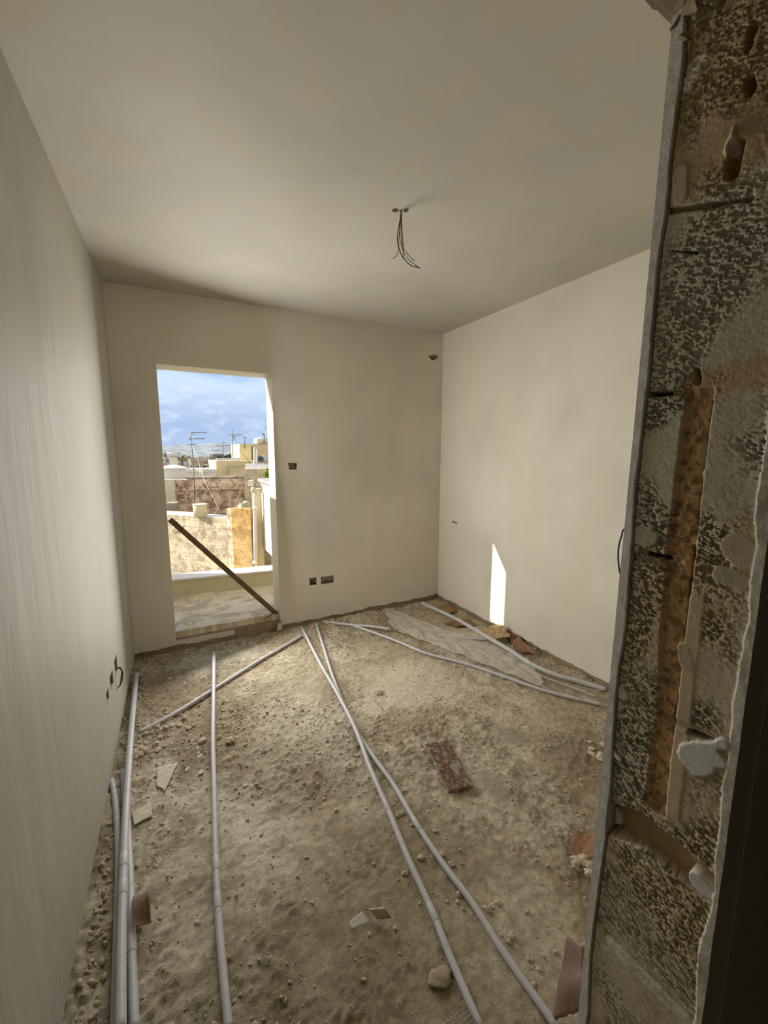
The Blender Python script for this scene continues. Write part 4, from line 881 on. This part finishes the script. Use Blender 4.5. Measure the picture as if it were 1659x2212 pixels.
aerial('tv_aerial', 57.5, [(482.5, 1140), (482, 990), (481.5, 972), (481, 956)], [(477, 962.5, 500, 963, 6, .4), (479, 956, 485, 957, 2, .3)], 'small distant aerial above the dark tree')
aerial('tv_aerial', 35.3, [(529, 969), (528.5, 955), (528, 944)], [(525, 943, 534, 945, 3, .25)], 'short aerial standing on the yellow tower')
cb = MB(); cb.tube([g2(415, 20.6, 963), g2(425, 20, 985), g2(440, 18.8, 1035), g2(477, 17, 1108)], .007, 6); tag(own(cb.build('guy_cable', M_W)), 'pale cable stretched from the left aerial down past the drum', 'cable')
cb = MB(); cb.tube([g2(370, 60, 1000), g2(415, 21, 970)], .01, 5); 
# trees
def tree(px, Y, pyb, pyt, rx, m, label, name='tree', n=16, dense=120, trunk=True):
    b0 = g2(px, Y, pyb); hgt = g2(px, Y, pyt).z-b0.z; t = thing(name, (b0.x, Y, b0.z), label, 'tree')
    f_ = MB()
    for i in range(dense):
        a = random.random()*6.28; r_ = rx*math.sqrt(random.random()); z = hgt*(.45+.5*random.random()*(1-(r_/rx)**2*.6)); f_.rock((b0.x+r_*math.cos(a), Y+r_*math.sin(a), b0.z+z), rx*random.uniform(.08, .17), 1, (1.2, 1, .6), .5)
    f_.build('foliage', m, t)
    MB().tube([b0-Vector((0, 0, 3)), b0+Vector((0, 0, hgt*.6))], rx*.07, 7).build('trunk', M_trunk, t)
tree(494, 60, 1000, 979, 1.35, M_leaf, 'dark spreading tree behind the yellow house balustrade')
tree(467, 62, 1010, 985, .8, M_palm, 'green bushy tree at the left end of the balustrade')
def palm(px, Y, py, r, label):
    b0 = g2(px, Y, py); t = thing('palm', b0-Vector((0, 0, 3)), label, 'palm'); f_ = MB()
    for i in range(26):
        a = i*2.4; el = random.uniform(-.3, 1.2); d_ = Vector((math.cos(a)*math.cos(el), math.sin(a)*math.cos(el), math.sin(el))); f_.tube(curve([b0, b0+d_*r*.6, b0+d_*r+Vector((0, 0, -r*.35))], 3), r*.05, 4, rs=None)
    f_.build('fronds', M_palm, t); MB().tube([b0-Vector((0, 0, 3)), b0], r*.12, 7).build('trunk', M_trunk, t)
palm(393, 34, 993, .55, 'small dry palm between the white tank and the town')
vn_ = thing('vine', g2(578, 18.4, 1034), 'yellow-green climbing vine hanging over the tan wall at the right', 'vine'); f_ = MB()
for i in range(240):
    q = g2(random.gauss(578, 4.0)+random.random()*4, 18.84-random.random()*.15, random.uniform(1012, 1036)); f_.rock(q, random.uniform(.025, .05), 1, (1.3, .5, 1), .4)
f_.build('leaves', M_leafy, vn_); MB().tube([g2(579, 18.82, 1060), g2(580, 18.82, 1015)], .02, 6).build('stem', M_trunk, vn_)
# distant town
town = [plast('town_%d' % i, c, None, .3, 0) for i, c in enumerate([(.50, .47, .42), (.42, .38, .30), (.36, .34, .32), (.54, .54, .52), (.24, .24, .24), (.46, .42, .34)])]
placed = []
for i in range(420):
    if len(placed) >= 95: break
    Yd = 95*(14 ** (random.random()**.8)); px = random.uniform(345, 530); a = g2(px, Yd, 990); wd = random.uniform(5, 12)*(.6+Yd/1100); dp = wd*.8
    if any(a.x < q[1]+.5 and q[0] < a.x+wd+.5 and Yd < q[3]+.5 and q[2] < Yd+dp+.8 for q in placed): continue
    placed.append((a.x, a.x+wd, Yd-.3, Yd+dp)); zt0 = 1.59-Yd*random.uniform(.0135, .022+.012*math.exp(-Yd/400))-.4; zg = gnd(Yd+dp)-.5; mb = MB()
    mb.box((a.x, Yd, zg), (a.x+wd, Yd+dp, zt0)); mb.box((a.x+wd*.2, Yd+2, zt0), (a.x+wd*random.uniform(.4, .7), Yd+4, zt0+random.uniform(.6, 1.6)))
    mb.box((a.x-.1, Yd-.2, zt0-.2), (a.x+wd+.1, Yd+.2, zt0+.4))
    for k in range(3): mb.box((a.x+wd*(.15+.28*k), Yd-.25, zt0-2.6), (a.x+wd*(.25+.28*k), Yd-.2, zt0-1))
    o = mb.build('town_house', town[i % 6]); own(o); tag(o, 'tiny flat-roofed house in the distant town below the hills', 'house', 'distant town houses')
# hills
hx = np.linspace(-900, 1900, 260); hy = np.linspace(1700, 4600, 160); HX, HY = np.meshgrid(hx, hy, indexing='ij')
rid = np.interp(HX/HY, [-.1, .0, .06, .11, .15, .2, .26, .4], [26, 38, 50, 64, 56, 42, 30, 26])
HZ = rid*np.exp(-((HY-3500)/750)**2)*(1+.22*(fbm(HX*.004, HY*.004)-.5))+5*(fbm(HX*.01, HY*.012)-.5)-58*(1-sm(1800, 3400, HY))-2
hc = np.array((.17, .205, .25))+(np.array((.27, .30, .33))-np.array((.17, .205, .25)))*sm(.42, .6, fbm(HX*.02, HY*.03+3, 5))[..., None]  # blue-grey haze of distance mixed into the scrub colour
m, t, b = mat('hazy_hill_scrub', 1, 0); t.links.new(node(t, 'ShaderNodeVertexColor', layer_name='stain').outputs[0], b.inputs['Base Color'])
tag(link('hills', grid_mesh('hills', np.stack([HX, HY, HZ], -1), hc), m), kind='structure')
